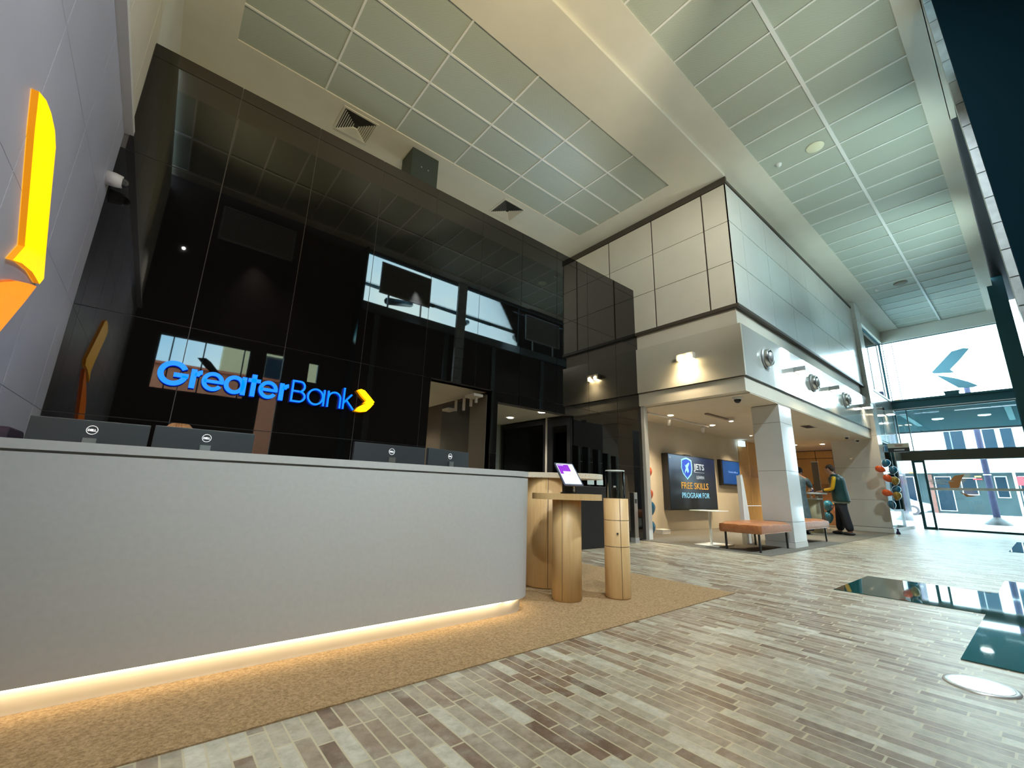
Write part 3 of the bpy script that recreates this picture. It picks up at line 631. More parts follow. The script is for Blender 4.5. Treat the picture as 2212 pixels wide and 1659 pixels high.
for k in range(3): MB().cyl((-3+2.6*k, -.4, -.1), (-1.0+2.6*k, -3.2, 1.35), .11, n=8).build('brace', m_dsteel, t)

# ------------------------------------------------------------------ reception counter
t = thing('reception_counter', 'long white reception counter with a rounded end and a glowing plinth', 'counter', (0, 2.573, 0))
XR = 2.44; r_ = .32
def cnt(off, z0, z1, mats, name, par, back=.62, bevel=0, xo=0):
    pts = rrect(XL+.01, XR-off+xo, off, back-off, max(.02, min(r_-off, (back-2*off)/2-.001)), 14, (0, 1, 1, 0)); return MB().prism(pts, 2, z0, z1, smooth=True).build(name, mats, par, bevel)
body = cnt(0, .107, .973, m_counter, 'body', t, .54)
cnt(.016, .973, .984, mat('slot_shadow', (.30, .27, .23), .7), 'shadow_gap', t, .54)
cnt(-.002, .984, 1.024, m_counter, 'top', t, .54)
cnt(.047, .006, .107, m_kick, 'plinth', t, .54)
ls = MB()
ls.box(XL+.02, XR-.36, .020, .034, .098, .1065)
cx, cy = XR-r_, r_; R1, R2 = r_-.020, r_-.034; n_ = 16; A = []
for i in range(n_+1): a = -PI/2 + PI*.95*i/n_*.55; A.append(a)
vs = []; fs = []
for a in A:
    for R in (R1, R2):
        for z in (.098, .1065): vs.append((cx+R*math.cos(a), cy+R*math.sin(a), z))
for i in range(n_):
    o_ = 4*i; fs += [(o_, o_+2, o_+6, o_+4), (o_+1, o_+5, o_+7, o_+3), (o_, o_+4, o_+5, o_+1), (o_+2, o_+3, o_+7, o_+6)]
ls.add(vs, fs)
tag(ls.build('light_strip', m_led, t), 'warm glowing light strip under the counter edge')
t = thing('staff_desk', 'low white staff desk hidden behind the reception counter', 'desk', (0, 3.24, 0))
MB().box(XL+.03, 2.2, 0, .36, .70, .742).build('desk_surface', m_white, t)
for x in (XL+.05, .75, 2.1): MB().box(x, x+.04, .02, .34, .006, .70).build('desk_panel', m_white, t)

# computer monitors
def monitor(label, x0, y0, x1, y1, ztop):
    L_ = math.hypot(x1-x0, y1-y0); rz = math.atan2(y1-y0, x1-x0); t = thing('computer_monitor', label, 'monitor', ((x0+x1)/2, (y0+y1)/2, .742), rz, 'computer monitors on the counter desk'); H = ztop-.742
    hw = L_/2
    MB().box(-hw, hw, -.012, .022, H-.32, H).build('casing', m_mon, t, bevel=.004)
    MB().box(-hw+.01, hw-.01, .022, .026, H-.31, H-.012).build('screen', mat('screen_glow', (.02, .02, .03), .2, emit=(.5, .6, .8), es=.4), t)
    MB().box(-.028, .028, -.035, -.01, .01, H-.100).build('stand', m_steel, t); MB().cyl((0, -.02, 0), (0, -.02, .012), .11, n=24).build('base', m_steel, t)
    q = MB(); yq = -.0145; zc = H-.054; R = .025
    q.lathe([(R-.0032, 0), (R, 0), (R, .002), (R-.0032, .002), (R-.0032, 0)], (0, yq, zc), 40, ax='y')
    text('DELL', .0115, q, face_y(0, yq-.001, zc-.0058), 0, .002, .0012, .036, 'CENTER')
    q.build('logo', mat('logo_white', (.9, .9, .9), .4, emit=(1, 1, 1), es=.25), t); return t
monitor('black monitor back at the far left, tinted by the orange emblem', -.543, 3.35, -.049, 3.35, 1.192)
monitor('black monitor back in front of the seated person with light brown hair', -.030, 3.35, .496, 3.35, 1.198)
monitor('black monitor back right of the wall lettering, facing square on', 1.155, 3.3, 1.76, 3.3, 1.205)
monitor('black monitor back nearest the timber tables, turned at an angle', 1.79, 3.3, 2.30, 3.45, 1.212)
# dark office chair
t = thing('office_chair', 'black office chair back at the left picture edge behind the counter', 'chair', (-.44, 3.95, .006))
MB().box(-.04, .04, -.04, .04, .0, .44).build('gas_stem', m_plast_blk, t); MB().box(-.20, .22, -.22, .22, .42, .50).build('seat', m_plast_blk, t, bevel=.03)
MB().prism(rrect(-.21, .21, .54, 1.15, .05), 0, -.29, -.235).build('backrest', mat('chair_fabric', (.03, .015, .03), .8), t, bevel=.015)
MB().box(-.24, -.20, -.03, .03, .44, .62).build('back_bar', m_plast_blk, t)
st = MB()
for k in range(5): a = 2*PI*k/5; st.cyl((0, 0, .08), (.26*math.cos(a), .26*math.sin(a), .04), .02, n=8)
st.build('star_base', m_plast_blk, t)

# ------------------------------------------------------------------ wall sign "GreaterBank"
m_blue = mat('sign_blue_face', (.0, .05, .4), .4, emit=(.0, .16, 1.0), es=1.25); m_blue2 = mat('sign_blue_side', (.0, .01, .2), .4, emit=(.0, .02, .6), es=.45)
m_gold = mat('sign_gold_face', (.6, .35, .0), .4, emit=(1, .50, .0), es=2.2); m_gold2 = mat('sign_gold_side', (.5, .2, .0), .4, emit=(1, .3, 0), es=.9)
class Glyph:
    def __init__(s): s.b = MB()
    def ring(s, cx, cy, rx, ry, w, a0=0, a1=360, n=40):
        a0, a1 = math.radians(a0), math.radians(a1); st = max(4, int(n*abs(a1-a0)/(2*PI))); full = abs(a1-a0) > 6.28
        for i in range(st):
            p = [(cx+(rx-d)*math.cos(a), cy+(ry-d)*math.sin(a)) for a, d in ((a0+(a1-a0)*i/st, 0), (a0+(a1-a0)*(i+1)/st, 0), (a0+(a1-a0)*(i+1)/st, w), (a0+(a1-a0)*i/st, w))]
            s.quad(p)
        return s
    def quad(s, p): s.b.prism(p, 1, 5.12, 5.165, 0, 1); return s
    def bar(s, x0, x1, z0, z1): return s.quad([(x0, z0), (x1, z0), (x1, z1), (x0, z1)])
    def line(s, p, q, w):
        d = Vector((q[0]-p[0], q[1]-p[1])).normalized(); n = Vector((-d.y, d.x))*w/2
        return s.quad([(p[0]-n.x, p[1]-n.y), (q[0]-n.x, q[1]-n.y), (q[0]+n.x, q[1]+n.y), (p[0]+n.x, p[1]+n.y)])
BZ = 1.753; XH = .19
sg = thing('wall_sign', 'illuminated blue GreaterBank lettering with a gold chevron on the black wall', 'sign', (0, 0, 0))
def fin(g, n='letter'): return g.b.build(n, [m_blue, m_blue2], sg)
w = .046
fin(Glyph().ring(-.004, BZ+.121, .119, .121, w, 28, 352).bar(.0, .115, BZ+.088, BZ+.130))
fin(Glyph().bar(.130, .130+w, BZ, BZ+XH).ring(.224, BZ+XH-.068, .066, .068, w-.004, 95, 178))
def letter_e(x0, x1): cx = (x0+x1)/2; rx = (x1-x0)/2; fin(Glyph().ring(cx, BZ+XH/2, rx, XH/2+.002, w-.008, 8, 328).bar(x0+.02, x1-.002, BZ+.078, BZ+.110))
letter_e(.222, .408)
fin(Glyph().ring(.500, BZ+XH/2, .092, XH/2+.002, w-.006).bar(.560, .560+w-.002, BZ, BZ+XH))
fin(Glyph().bar(.645, .645+w, BZ, BZ+.235).bar(.614, .730, BZ+.150, BZ+XH))
letter_e(.718, .902)
fin(Glyph().bar(.915, .915+w, BZ, BZ+XH).ring(1.008, BZ+XH-.066, .066, .066, w-.004, 95, 178))
w2 = .020
fin(Glyph().bar(1.034, 1.034+w2, BZ+.004, BZ+.25).bar(1.05, 1.12, BZ+.23, BZ+.25).bar(1.05, 1.115, BZ+.118, BZ+.138).bar(1.05, 1.12, BZ+.004, BZ+.024).ring(1.118, BZ+.184, .058, .066, w2, -90, 90).ring(1.118, BZ+.071, .070, .067, w2, -90, 90))
fin(Glyph().ring(1.292, BZ+XH/2, .090, XH/2+.002, w2).bar(1.375, 1.375+w2, BZ, BZ+XH))
fin(Glyph().bar(1.420, 1.420+w2, BZ, BZ+XH).ring(1.502, BZ+XH-.080, .078, .080, w2, 0, 180).bar(1.560, 1.580, BZ, BZ+XH-.08))
fin(Glyph().bar(1.598, 1.598+w2, BZ, BZ+.255).line((1.612, BZ+.075), (1.700, BZ+XH-.004), w2).line((1.642, BZ+.108), (1.732, BZ+.004), w2))
ch = MB().prism([(1.757, 2.007), (1.797, 2.025), (1.844, 2.015), (1.911, 1.954), (1.979, 1.889), (1.961, 1.866), (1.848, 1.857), (1.878, 1.891), (1.813, 1.946)], 1, 5.11, 5.165, 0, 1)
ch.prism([(1.975, 1.867), (1.934, 1.808), (1.89, 1.76), (1.822, 1.746), (1.755, 1.751), (1.788, 1.801), (1.846, 1.841), (1.907, 1.861)], 1, 5.11, 5.165, 0, 1)
tag(ch.build('chevron', [m_gold, m_gold2], sg), 'glowing gold chevron')
# gold emblem on the left wall
em = thing('wall_emblem', 'large glowing gold and orange chevron emblem on the left wall', 'emblem', (0, 0, 0))
m_eg = mat('emblem_gold', (.6, .35, 0), .4, emit=(1, .50, .0), es=1.15); m_egs = mat('emblem_gold_side', (.5, .2, .0), .5, emit=(1, .33, 0), es=.35)
m_eo = mat('emblem_orange', (.6, .2, 0), .4, emit=(1, .20, .0), es=1.0); m_eos = mat('emblem_orange_side', (.4, .1, .0), .5, emit=(1, .16, 0), es=.3)
up = [(2.856, 2.738), (2.98, 2.785), (3.101, 2.800), (3.24, 2.79), (3.345, 2.745), (3.547, 2.527), (3.802, 2.26), (3.933, 2.132), (3.876, 2.072), (3.657, 2.07), (3.434, 2.033), (3.277, 1.986), (3.384, 2.116), (3.169, 2.362), (2.964, 2.593)]
MB().prism(up, 0, XL+.002, XL+.028, 0, 1).build('upper_arm', [m_eg, m_egs], em)
lo = [(2.98, 1.70), (3.087, 1.775), (3.207, 1.831), (3.447, 1.93), (3.7, 2.006), (3.831, 2.039), (3.707, 1.898), (3.448, 1.631), (3.325, 1.486), (3.15, 1.38), (2.98, 1.34), (2.80, 1.36), (2.66, 1.42)]
MB().prism(lo, 0, XL+.002, XL+.028, 0, 1).build('lower_arm', [m_eo, m_eos], em)
for ob_ in em.children:
    for md in ob_.data.materials: pass

# chevron sticker on the high entrance window (flat vinyl)
m_vinyl = mat('blue_vinyl', (.30, .60, .72), .5)
st = MB().prism([(.787, 5.925), (.924, 5.971), (1.217, 5.916), (1.8, 5.289), (1.755, 5.235), (1.253, 5.171), (1.336, 5.298), (1.035, 5.621)], 0, XE-.016, XE-.006)
st.prism([(1.708, 5.158), (1.528, 5.1), (1.229, 4.961), (.957, 4.787), (.781, 4.637), (.933, 4.599), (1.235, 4.633), (1.468, 4.888)], 0, XE-.016, XE-.006)
tag(st.build('window_sticker', m_vinyl), 'blue chevron sticker on the high window over the entrance', 'sticker')
# lettering / orange mark on the sliding door glass
st = MB().prism([(1.94, 1.30), (1.97, 1.55), (1.80, 1.75), (1.55, 1.80), (1.62, 1.70), (1.70, 1.50), (1.74, 1.38)], 0, XE+.060, XE+.067); st.prism([(1.76, 1.24), (1.55, 1.14), (1.40, 1.10), (1.62, 1.08)], 0, XE+.060, XE+.067)
tag(st.build('door_decal', mat('orange_decal', (.8, .35, .12), .5)), 'faded orange chevron decal on the glass entrance door', 'decal')
st = MB()
for k, (ya, yb, z_) in enumerate(((2.42, 2.02, 1.62), (2.5, 1.85, 1.575), (2.40, 2.05, 1.53), (2.40, 1.98, 1.49))): st.box(XE+.058, XE+.064, yb, ya, z_-.011, z_+.011)
tag(st.build('door_decal', m_white_txt), 'small white block of text lines on the glass entrance door', 'decal')

# ------------------------------------------------------------------ timber tables and collection post
dirv = Vector((.68, -.73, 0)); angd = math.atan2(-.73, .68)
t = thing('timber_table', 'tall drum table with a speckled stone top beside the counter end', 'table', (3.17, 3.24, .006))
dr = MB(); dr.lathe([(0, 0), (.262, 0), (.27, .012), (.27, 1.0), (0, 1.0)], n=56); dr.build('drum_base', m_wood, t)
MB().cyl((-.19, -.192, .012), (-.19, -.192, 1.0), .0025, n=6).build('seam', m_trim, t)
MB().prism([(p[0]*math.cos(angd)-p[1]*math.sin(angd)+.02, p[0]*math.sin(angd)+p[1]*math.cos(angd)+.03) for p in stadium(.56, .32)], 2, 1.0, 1.05, smooth=True).build('top', m_terr, t)
t = thing('timber_table', 'small timber pedestal table holding the tablet', 'table', (2.857, 2.69, .006))
dr = MB(); dr.lathe([(0, 0), (.118, 0), (.118, .012), (.125, .014), (.125, .806), (0, .806)], n=48); dr.build('pedestal', m_wood, t)
MB().cyl((-.113, -.053, .014), (-.113, -.053, .806), .002, n=6).build('seam', m_trim, t)
MB().prism([(p[0]*math.cos(angd)-p[1]*math.sin(angd), p[0]*math.sin(angd)+p[1]*math.cos(angd)) for p in stadium(.305, .18)], 2, .806, .856, smooth=True).build('top', m_wood, t, bevel=.004)
t = thing('collection_post', 'slim timber post with a clear acrylic cylinder on top', 'display post', (3.30, 2.50, .006))
MB().lathe([(0, 0), (.104, 0), (.11, .012), (.11, .825), (0, .825)], n=48).build('pedestal', m_wood, t)
for z_ in (.42, .64): MB().lathe([(.1105, z_-.002), (.1108, z_), (.1105, z_+.002)], n=48).build('door_joint', m_trim, t)
MB().cyl((-.062, -.0915, .004), (-.062, -.0915, .825), .002, n=6).build('seam', m_trim, t)
MB().cyl((-.083, -.0723, .53), (-.089, -.0773, .53), .010, n=16).build('lock', m_steel, t)
MB().lathe([(.086, .826), (.086, 1.075), (.082, 1.078), (.079, 1.075), (.079, .826)], n=48).build('acrylic_cylinder', m_acry, t)
MB().lathe([(.0865, 1.068), (.0865, 1.076), (.079, 1.076)], n=48).build('rim', mat('acrylic_edge', (.75, .78, .76), .3), t)
t = thing('sanitiser_bottle', 'small clear bottle inside the acrylic cylinder', 'bottle', (3.29, 2.50, .835)); MB().lathe([(0, 0), (.022, 0), (.022, .08), (.01, .095), (0, .095)], n=20).build('body', m_acry, t); MB().cyl((0, 0, .095), (0, 0, .108), .011, n=12).build('cap', m_white, t)
# tablet on stand
t = thing('tablet_kiosk', 'tablet with a purple and white screen on a black stand', 'tablet', (2.888, 2.70, .8625), -.274)
C0 = Vector((2.703, 2.70, 1.125)); 
# local frame: +X right along screen, screen tilts back; build in local coordinates then lean
def tabm(mb, z=0):
    M = Matrix.Translation((.0, -.007, .1715)) @ Matrix.Rotation(math.radians(47), 4, 'X'); return mb.xf(M)
W2, H2 = .099, .138
tabm(MB().prism(rrect(-W2, W2, -H2, H2, .014), 2, -.012, 0)).build('casing', mat('tablet_case', (.03, .035, .08), .4), t)
tabm(MB().prism(rrect(-W2+.016, W2-.013, -H2+.018, H2-.015, .003, 2), 2, 0, .0012)).build('screen', mat('tablet_white', (.7, .8, .85), .3, emit=(.80, .95, 1), es=.75), t)
pp = MB(); pp.prism([(-.080, .115), (.038, .115), (.038, .030), (-.046, .030), (-.046, -.004), (-.080, -.004)], 2, .0012, .002)
tabm(pp).build('purple_panel', mat('tablet_purple', (.1, 0, .2), .3, emit=(.18, .0, .42), es=.8), t)
pl = MB()
for z_, a in ((.102, .055), ): pl.box(-.072, -.072+a, z_-.004, z_+.004, .002, .0026)
for xa, xb, ya, yb in ((-.02, .065, -.004, .0005), (-.02, .065, -.088, -.084), (-.02, .03, -.112, -.106)): tabm(MB().box(xa, xb, ya, yb, .0012, .002)).build('screen_line', mat('tablet_lilac', (.5, .4, .8), .3, emit=(.45, .40, .85), es=.5), t)
tabm(pl).build('heading_line', mat('tablet_lilac', (.5, .4, .8), .3, emit=(.45, .40, .85), es=.5), t)
MB().box(-.055, .055, -.05, .045, 0, .012).build('foot', m_plast_blk, t, bevel=.003); MB().box(-.045, .045, -.01, .03, .012, .15).build('stem', m_plast_blk, t)
MB().cyl((.045, -.015, .012), (.045, -.015, .05), .009, n=14).build('metal_pin', m_steel, t)

# ------------------------------------------------------------------ speed gate in front of the dark lobby
t = thing('security_gate', 'glass security gate wings with white stickers and black base', 'gate', (5.7, 4.86, 0.006))
MB().box(-.42, .42, -.09, .09, 0, .97).build('cabinet', m_blackmat, t, bevel=.01)
for x, h_ in ((-.30, 1.62), (-.05, 1.62), (.22, 1.60), (.48, 1.55), (.72, 1.52)): 
    g_ = MB().box(x-.10, x+.10, -.007, .007, .97 if x < .45 else .2, h_).build('glass_wing', m_glass, t)
for x in (-.36, .04, .28): MB().box(x-.085, x+.085, -.0095, -.0075, 1.0, 1.09).build('white_sticker', mat('frosted_sticker', (.62, .76, .74), .5), t)
t = thing('gate_post', 'slim stainless post with a card reader at the end of the black wall', 'post', (7.12, 4.98, 0))
MB().box(-.055, .055, -.05, .05, 0, .90).build('housing', m_steel, t, bevel=.008); MB().box(-.03, .03, -.053, -.05, .70, .78).build('card_reader', m_plast_blk, t)
MB().box(-.06, .06, -.055, .055, 0, .09).build('foot', m_alu, t)

# ------------------------------------------------------------------ ceiling fittings
def vent(cx, cy, label):
    t = thing('air_vent', label, 'air vent', (cx, cy, ZC-.003), group='square ceiling air vents')
    f = MB(); W3 = .30
    for a, b2 in ((W3, W3-.035),):
        f.box(-a, a, -a, -b2, -.012, 0); f.box(-a, a, b2, a, -.012, 0); f.box(-a, -b2, -b2, b2, -.012, 0); f.box(b2, a, -b2, b2, -.012, 0)
    f.build('frame', m_cream, t); lv = MB()
    for k in range(7):
        a = W3-.045-.033*k; c_ = a-.020
        vs = [(-a, -a, -.022+.0*k), (a, -a, -.022), (a, a, -.022), (-a, a, -.022), (-c_, -c_, -.004), (c_, -c_, -.004), (c_, c_, -.004), (-c_, c_, -.004)]
        lv.add(vs, [(0, 1, 5, 4), (1, 2, 6, 5), (2, 3, 7, 6), (3, 0, 4, 7)], 0)
    lv.build('louvre', m_cream, t); MB().box(-W3+.03, W3-.03, -W3+.03, W3-.03, -.003, 0).build('backing', m_blackmat, t); return t
vent(1.70, 6.62, 'square ceiling air vent left of the dark hanging box')
vent(5.15, 6.66, 'smaller looking square ceiling air vent nearest the white box')
t = thing('hanging_box', 'dark grey box hanging from the ceiling behind the black wall', 'box', (2.95, 6.6, ZC)); MB().box(-.27, .27, -.22, .22, -.95, 0).build('housing', mat('dark_green_grey', (.035, .045, .038), .5), t)
MB().cyl((-.07, -.225, -.33), (-.07, -.218, -.33), .012, n=12).build('screw', m_alu, t); MB().cyl((.07, -.225, -.33), (.07, -.218, -.33), .012, n=12).build('screw', m_alu, t)
t = thing('ceiling_speaker', 'large round cream ceiling speaker in the right tile grid', 'ceiling speaker', (8.24, 1.60, ZR+.015)); MB().lathe([(0, -.02), (.12, -.02), (.135, -.01), (.14, 0)], n=32).build('grille', mat('speaker_cream', (.72, .70, .50), .5), t)
t = thing('ceiling_speaker', 'distant round ceiling speaker near the entrance end', 'ceiling speaker', (15.9, 1.65, ZR+.015)); MB().lathe([(0, -.02), (.14, -.02), (.155, -.01), (.16, 0)], n=32).build('grille', mat('speaker_brown', (.22, .18, .12), .5), t)
def detector(x, y, label):
    t = thing('smoke_detector', label, 'smoke detector', (x, y, ZR+.02)); MB().lathe([(0, -.05), (.03, -.05), (.035, -.03), (.05, -.025), (.055, 0)], n=24).build('housing', m_white, t); MB().lathe([(.031, -.046), (.033, -.036)], n=24).build('red_ring', mat('detector_red', (.35, .06, .02), .5), t)
detector(8.22, 2.19, 'small smoke detector left of the round ceiling speaker'); detector(15.95, 2.21, 'tiny smoke detector far along the right ceiling')

# dome camera on left wall
t = thing('security_camera', 'white security camera bulging from the left wall by the black panels', 'camera', (XL, 5.0, 3.56))
MB().lathe([(.0, .0), (.065, .0), (.065, .06), (.055, .11), (0, .11)], n=28, ax='x').build('housing', m_white, t); MB().ell((.11, 0, 0), (.05, .042, .042)).build('dome', mat('smoked_dome', (.05, .05, .05), .05, coat=1), t)

# ------------------------------------------------------------------ fittings on the reflective band
def nozzle(x, label, k=1.0):
    t = thing('air_nozzle', label, 'air nozzle', (x, BY-.001, 3.47), group='round jet nozzles on the glass band')
    MB().lathe([(0, 0), (.205, 0), (.215, .012), (.20, .03), (.17, .035)], n=40, ax='y').build('flange', m_alu, t)
    MB().lathe([(.17, .02), (.165, .09), (.15, .10), (.13, .07), (.10, .05)], n=40, ax='y').build('ring', m_steel, t)
    MB().ell((0, -.09, 0), (.11, .055, .11)).build('nozzle', m_alu, t)
nozzle(8.70, 'round metal air nozzle nearest the corner of the glass band'); nozzle(11.38, 'round metal air nozzle in the middle of the glass band'); nozzle(13.95, 'round metal air nozzle nearest the tall pillar')
def boxlamp(x, y, z, rz, label, glow=m_lamp, power=30, col=WARM):
    t = thing('wall_lamp', label, 'wall lamp', (x, y, z), rz, 'box lamps on the glass band')
    MB().box(-.16, .16, -.22, -.0, -.0, .10).build('housing', m_alu, t)
    MB().box(-.14, -.01, -.20, -.03, -.006, 0).build('lens', glow, t); MB().box(.01, .14, -.20, -.03, -.006, 0).build('lens', glow, t)
    d = bpy.data.lights.new('lamp_light', 'SPOT'); d.energy = power; d.color = col; d.spot_size = 1.9; d.spot_blend = .8; d.shadow_soft_size = .05
    o = bpy.data.objects.new('lamp_light', d); o.parent = t; o.location = (0, -.12, -.03); COL.objects.link(o); return t
boxlamp(10.35, BY-.001, 3.50, 0, 'box lamp between the first two round nozzles'); boxlamp(12.75, BY-.001, 3.50, 0, 'box lamp between the middle nozzle and the last nozzle')
boxlamp(15.75, BY-.001, 3.50, 0, 'box lamp against the tall pillar above the sensors'); boxlamp(18.9, 2.984, 3.72, 0, 'box lamp on the glossy wall beside the entrance', power=20)
# twin flood lamp on the left band
t = thing('wall_lamp', 'glaring twin flood lamp on the left face of the band', 'wall lamp', (BX-.001, 4.02, 3.46))
MB().box(-.10, 0, -.17, .17, -.02, .10).build('housing', m_white, t)
for yy_ in (-.085, .085): MB().box(-.102, -.02, yy_-.045, yy_+.045, -.028, -.02).build('lens', m_lampf, t); 
for yy_ in (-.085, .085): MB().cyl((-.112, yy_, .02), (-.10, yy_, .02), .035, n=16).build('lens', m_lampf, t)
d = bpy.data.lights.new('flood', 'SPOT'); d.energy = 60; d.color = WARM; d.spot_size = 2.6; d.spot_blend = 1; d.shadow_soft_size = .04; o = bpy.data.objects.new('flood_light', d); o.parent = t; o.location = (-.15, 0, -.04); o.rotation_euler = (0, math.radians(12), 0); COL.objects.link(o)
# security cameras etc below the soffit
def dome(x, y, z, label, r=.07):
    t = thing('dome_camera', label, 'camera', (x, y, z)); MB().lathe([(0, -.045), (r, -.045), (r*1.1, 0)], n=28).build('base', m_white, t); MB().ell((0, 0, -.05), (r*.72, r*.72, r*.72)).build('dome', m_plast_blk, t)
dome(8.09, 3.32, 2.66, 'white dome camera under the near corner of the soffit', .085); dome(15.2, 3.35, 2.66, 'small dark dome camera left of the tall pillar top', .06); dome(16.1, 3.3, 2.66, 'small dark dome camera touching the tall pillar', .06)
t = thing('bullet_camera', 'dark tipped camera on the tall pillar edge near the sky', 'camera', (17.1, 2.98, 3.66)); MB().cyl((0, 0, 0), (.05, -.22, .0), .06, .05, 16).build('body', m_white, t); MB().cyl((.05, -.22, 0), (.06, -.25, 0), .055, .05, 16).build('tip', m_plast_blk, t)
t = thing('ceiling_slot', 'dark linear slot grille in the side room ceiling', 'slot vent', (12.67, 3.55, 2.655)); MB().box(-.25, .25, -.10, .10, -.004, .0).build('grille', m_blackmat, t); MB().box(-.27, .27, -.12, -.10, -.006, 0).build('frame', m_cream, t)
t = thing('linear_light', 'dark track with one glowing spot left of the square pillar', 'track light', (9.75, 4.48, 2.655)); MB().box(-.52, .52, -.035, .035, -.03, 0).build('track', mat('taupe_track', (.25, .2, .15), .5), t)
MB().lathe([(.0, -.09), (.05, -.09), (.055, -.03), (0, -.03)], (.35, -.15, 0), 20).build('spot_head', m_white, t); MB().cyl((.35, -.15, -.094), (.35, -.15, -.09), .045, n=20).build('lens', m_lamp, t)
t = thing('track_light', 'white ceiling track with a white spot head above the balloons', 'track light', (9.5, 5.35, 2.655)); MB().box(-1.2, 1.6, -.02, .02, -.03, 0).build('track', m_white, t)
MB().cyl((-.3, 0, -.05), (-.25, .05, -.18), .04, n=16).build('spot_head', m_white, t); MB().cyl((1.3, 0, -.05), (1.35, .05, -.18), .04, n=16).build('spot_head', m_white, t)
def downlight(x, y, z, label, group, glow=m_lamp, power=0, r=.06, col=WARM, ss=2.0):
    t = thing('downlight', label, 'downlight', (x, y, z-.004), group=group); MB().lathe([(r*1.2, 0), (r*1.2, -.006), (r, -.008), (r, .0)], n=24).build('ring', m_white, t); MB().cyl((0, 0, -.003), (0, 0, -.001), r, n=24).build('lens', glow, t)
    if power:
        d = bpy.data.lights.new('lamp_light', 'SPOT'); d.energy = power; d.color = col; d.spot_size = ss; d.spot_blend = .8; d.shadow_soft_size = .05; o = bpy.data.objects.new('lamp_light', d); o.parent = t; o.location = (0, 0, -.03); COL.objects.link(o)
downlight(17.1, 4.45, 2.66, 'downlight near the timber wall, right one', 'side room downlights', power=170); downlight(16.9, 5.2, 2.66, 'downlight near the timber wall, beside the square pillar', 'side room downlights', power=170)
downlight(12.3, 4.6, 2.66, 'spot glowing just right of the square pillar top', 'side room downlights', power=160); downlight(11.0, 5.2, 2.66, 'downlight hidden beyond the square pillar top', 'side room downlights', power=190)
downlight(13.6, 5.3, 2.66, 'tiny downlight above the white exit sign', 'side room downlights', power=140, r=.03)
downlight(5.168, 6.35, 2.24, 'office downlight at the left through the opening', 'office downlights', m_lampw, 30, col=(1, .9, .75)); downlight(5.166, 5.46, 2.24, 'office downlight nearest the black wall', 'office downlights', m_lampw, 30, col=(1, .9, .75))
downlight(6.4, 6.4, 2.24, 'added downlight giving a dim view beyond the green glass partition', 'office downlights', m_lampw, 10, col=(.9, 1, .8))  # unseen lamp added so the room behind the partition reads dimly
downlight(3.25, 7.0, 2.356, 'added downlight out of view, brightening the cream doorway', 'office downlights', m_lampw, 45, col=(1, .88, .66))  # unseen lamp added to lift the doorway's brightness
downlight(9.0, 5.2, 2.66, 'downlight over the balloons behind the white wall end', 'side room downlights', power=190)

# floor light disc
t = thing('floor_light', 'round pale in-ground light set in the brick floor', 'floor light', (3.36, .362, 0)); MB().lathe([(0, .004), (.115, .004), (.118, .006), (.135, .006), (.138, 0)], n=48).build('rim', m_alu, t)
MB().cyl((0, 0, .004), (0, 0, .007), .116, n=48).build('lens', mat('frosted_lens', (.75, .66, .72), .2, coat=1), t)

# ------------------------------------------------------------------ side room: screens
m_scr1 = mat('screen_navy', (.01, .012, .02), .2); b_ = bsdf(m_scr1)
p_, s_ = pos(m_scr1); rr = N(m_scr1, 'ShaderNodeValToRGB'); rr.color_ramp.elements[0].color = (.008, .014, .012, 1); rr.color_ramp.elements[1].color = (.012, .035, .16, 1); e = rr.color_ramp.elements.new(.55); e.color = (.02, .03, .045, 1)
L(m_scr1, math_n(m_scr1, 'DIVIDE', math_n(m_scr1, 'SUBTRACT', s_[2], .5), 1.4), rr.inputs[0]); L(m_scr1, rr.outputs[0], b_.inputs['Emission Color']); b_.inputs['Emission Strength'].default_value = .28
t = thing('wall_screen', 'large black screen reading JETS LEARN FREE SKILLS PROGRAM FOR', 'screen', (11.12, 5.87, .51))
MB().box(-1.23, 1.23, 0, .17, 0, 1.39).build('housing', m_plast_blk, t, bevel=.01)
MB().box(-1.20, 1.20, -.006, 0, .03, 1.36).build('display', m_scr1, t)
m_tw = mat('screen_text_white', (.3, .36, .42), .4, emit=(.45, .55, .66), es=.32); m_tb = mat('screen_text_blue', (.2, .5, .7), .4, emit=(.18, .50, .72), es=.36); m_to = mat('screen_text_orange', (.35, .2, .03), .4, emit=(.60, .32, .03), es=.32)
q = MB(); text('JETS', .16, q, face_y(.02, -.009, 1.04), 0, .004, .004, .56); q.build('lettering', m_tw, t); q = MB(); text('LEARN', .085, q, face_y(.14, -.009, .80), 0, .004, 0, .40); q.build('lettering', m_tw, t); MB().box(.02, .58, -.009, -.007, .965, .972).build('rule_line', m_tw, t)
q = MB(); text('FREE SKILLS', .17, q, face_y(-.66, -.009, .53), 0, .004, .003, 1.40); q.build('lettering', m_to, t)
q = MB(); text('PROGRAM FOR', .14, q, face_y(-.65, -.009, .30), 0, .004, .001, 1.42); q.build('lettering', m_tb, t)
sh = [(-.60, 1.27), (-.45, 1.31), (-.34, 1.33), (-.22, 1.31), (-.08, 1.27), (-.06, 1.05), (-.12, .90), (-.34, .76), (-.54, .90), (-.62, 1.05)]; cxs, czs = -.34, 1.05
def ringpoly(mb, pts, k, y0, y1):
    n = len(pts); inn = [(cxs+(a-cxs)*k, czs+(b2-czs)*k) for a, b2 in pts]
    for i in range(n): j = (i+1) % n; mb.prism([pts[i], pts[j], inn[j], inn[i]], 1, y0, y1)
q = MB(); ringpoly(q, sh, .86, -.009, -.006); q.build('shield_outline', m_tb, t)
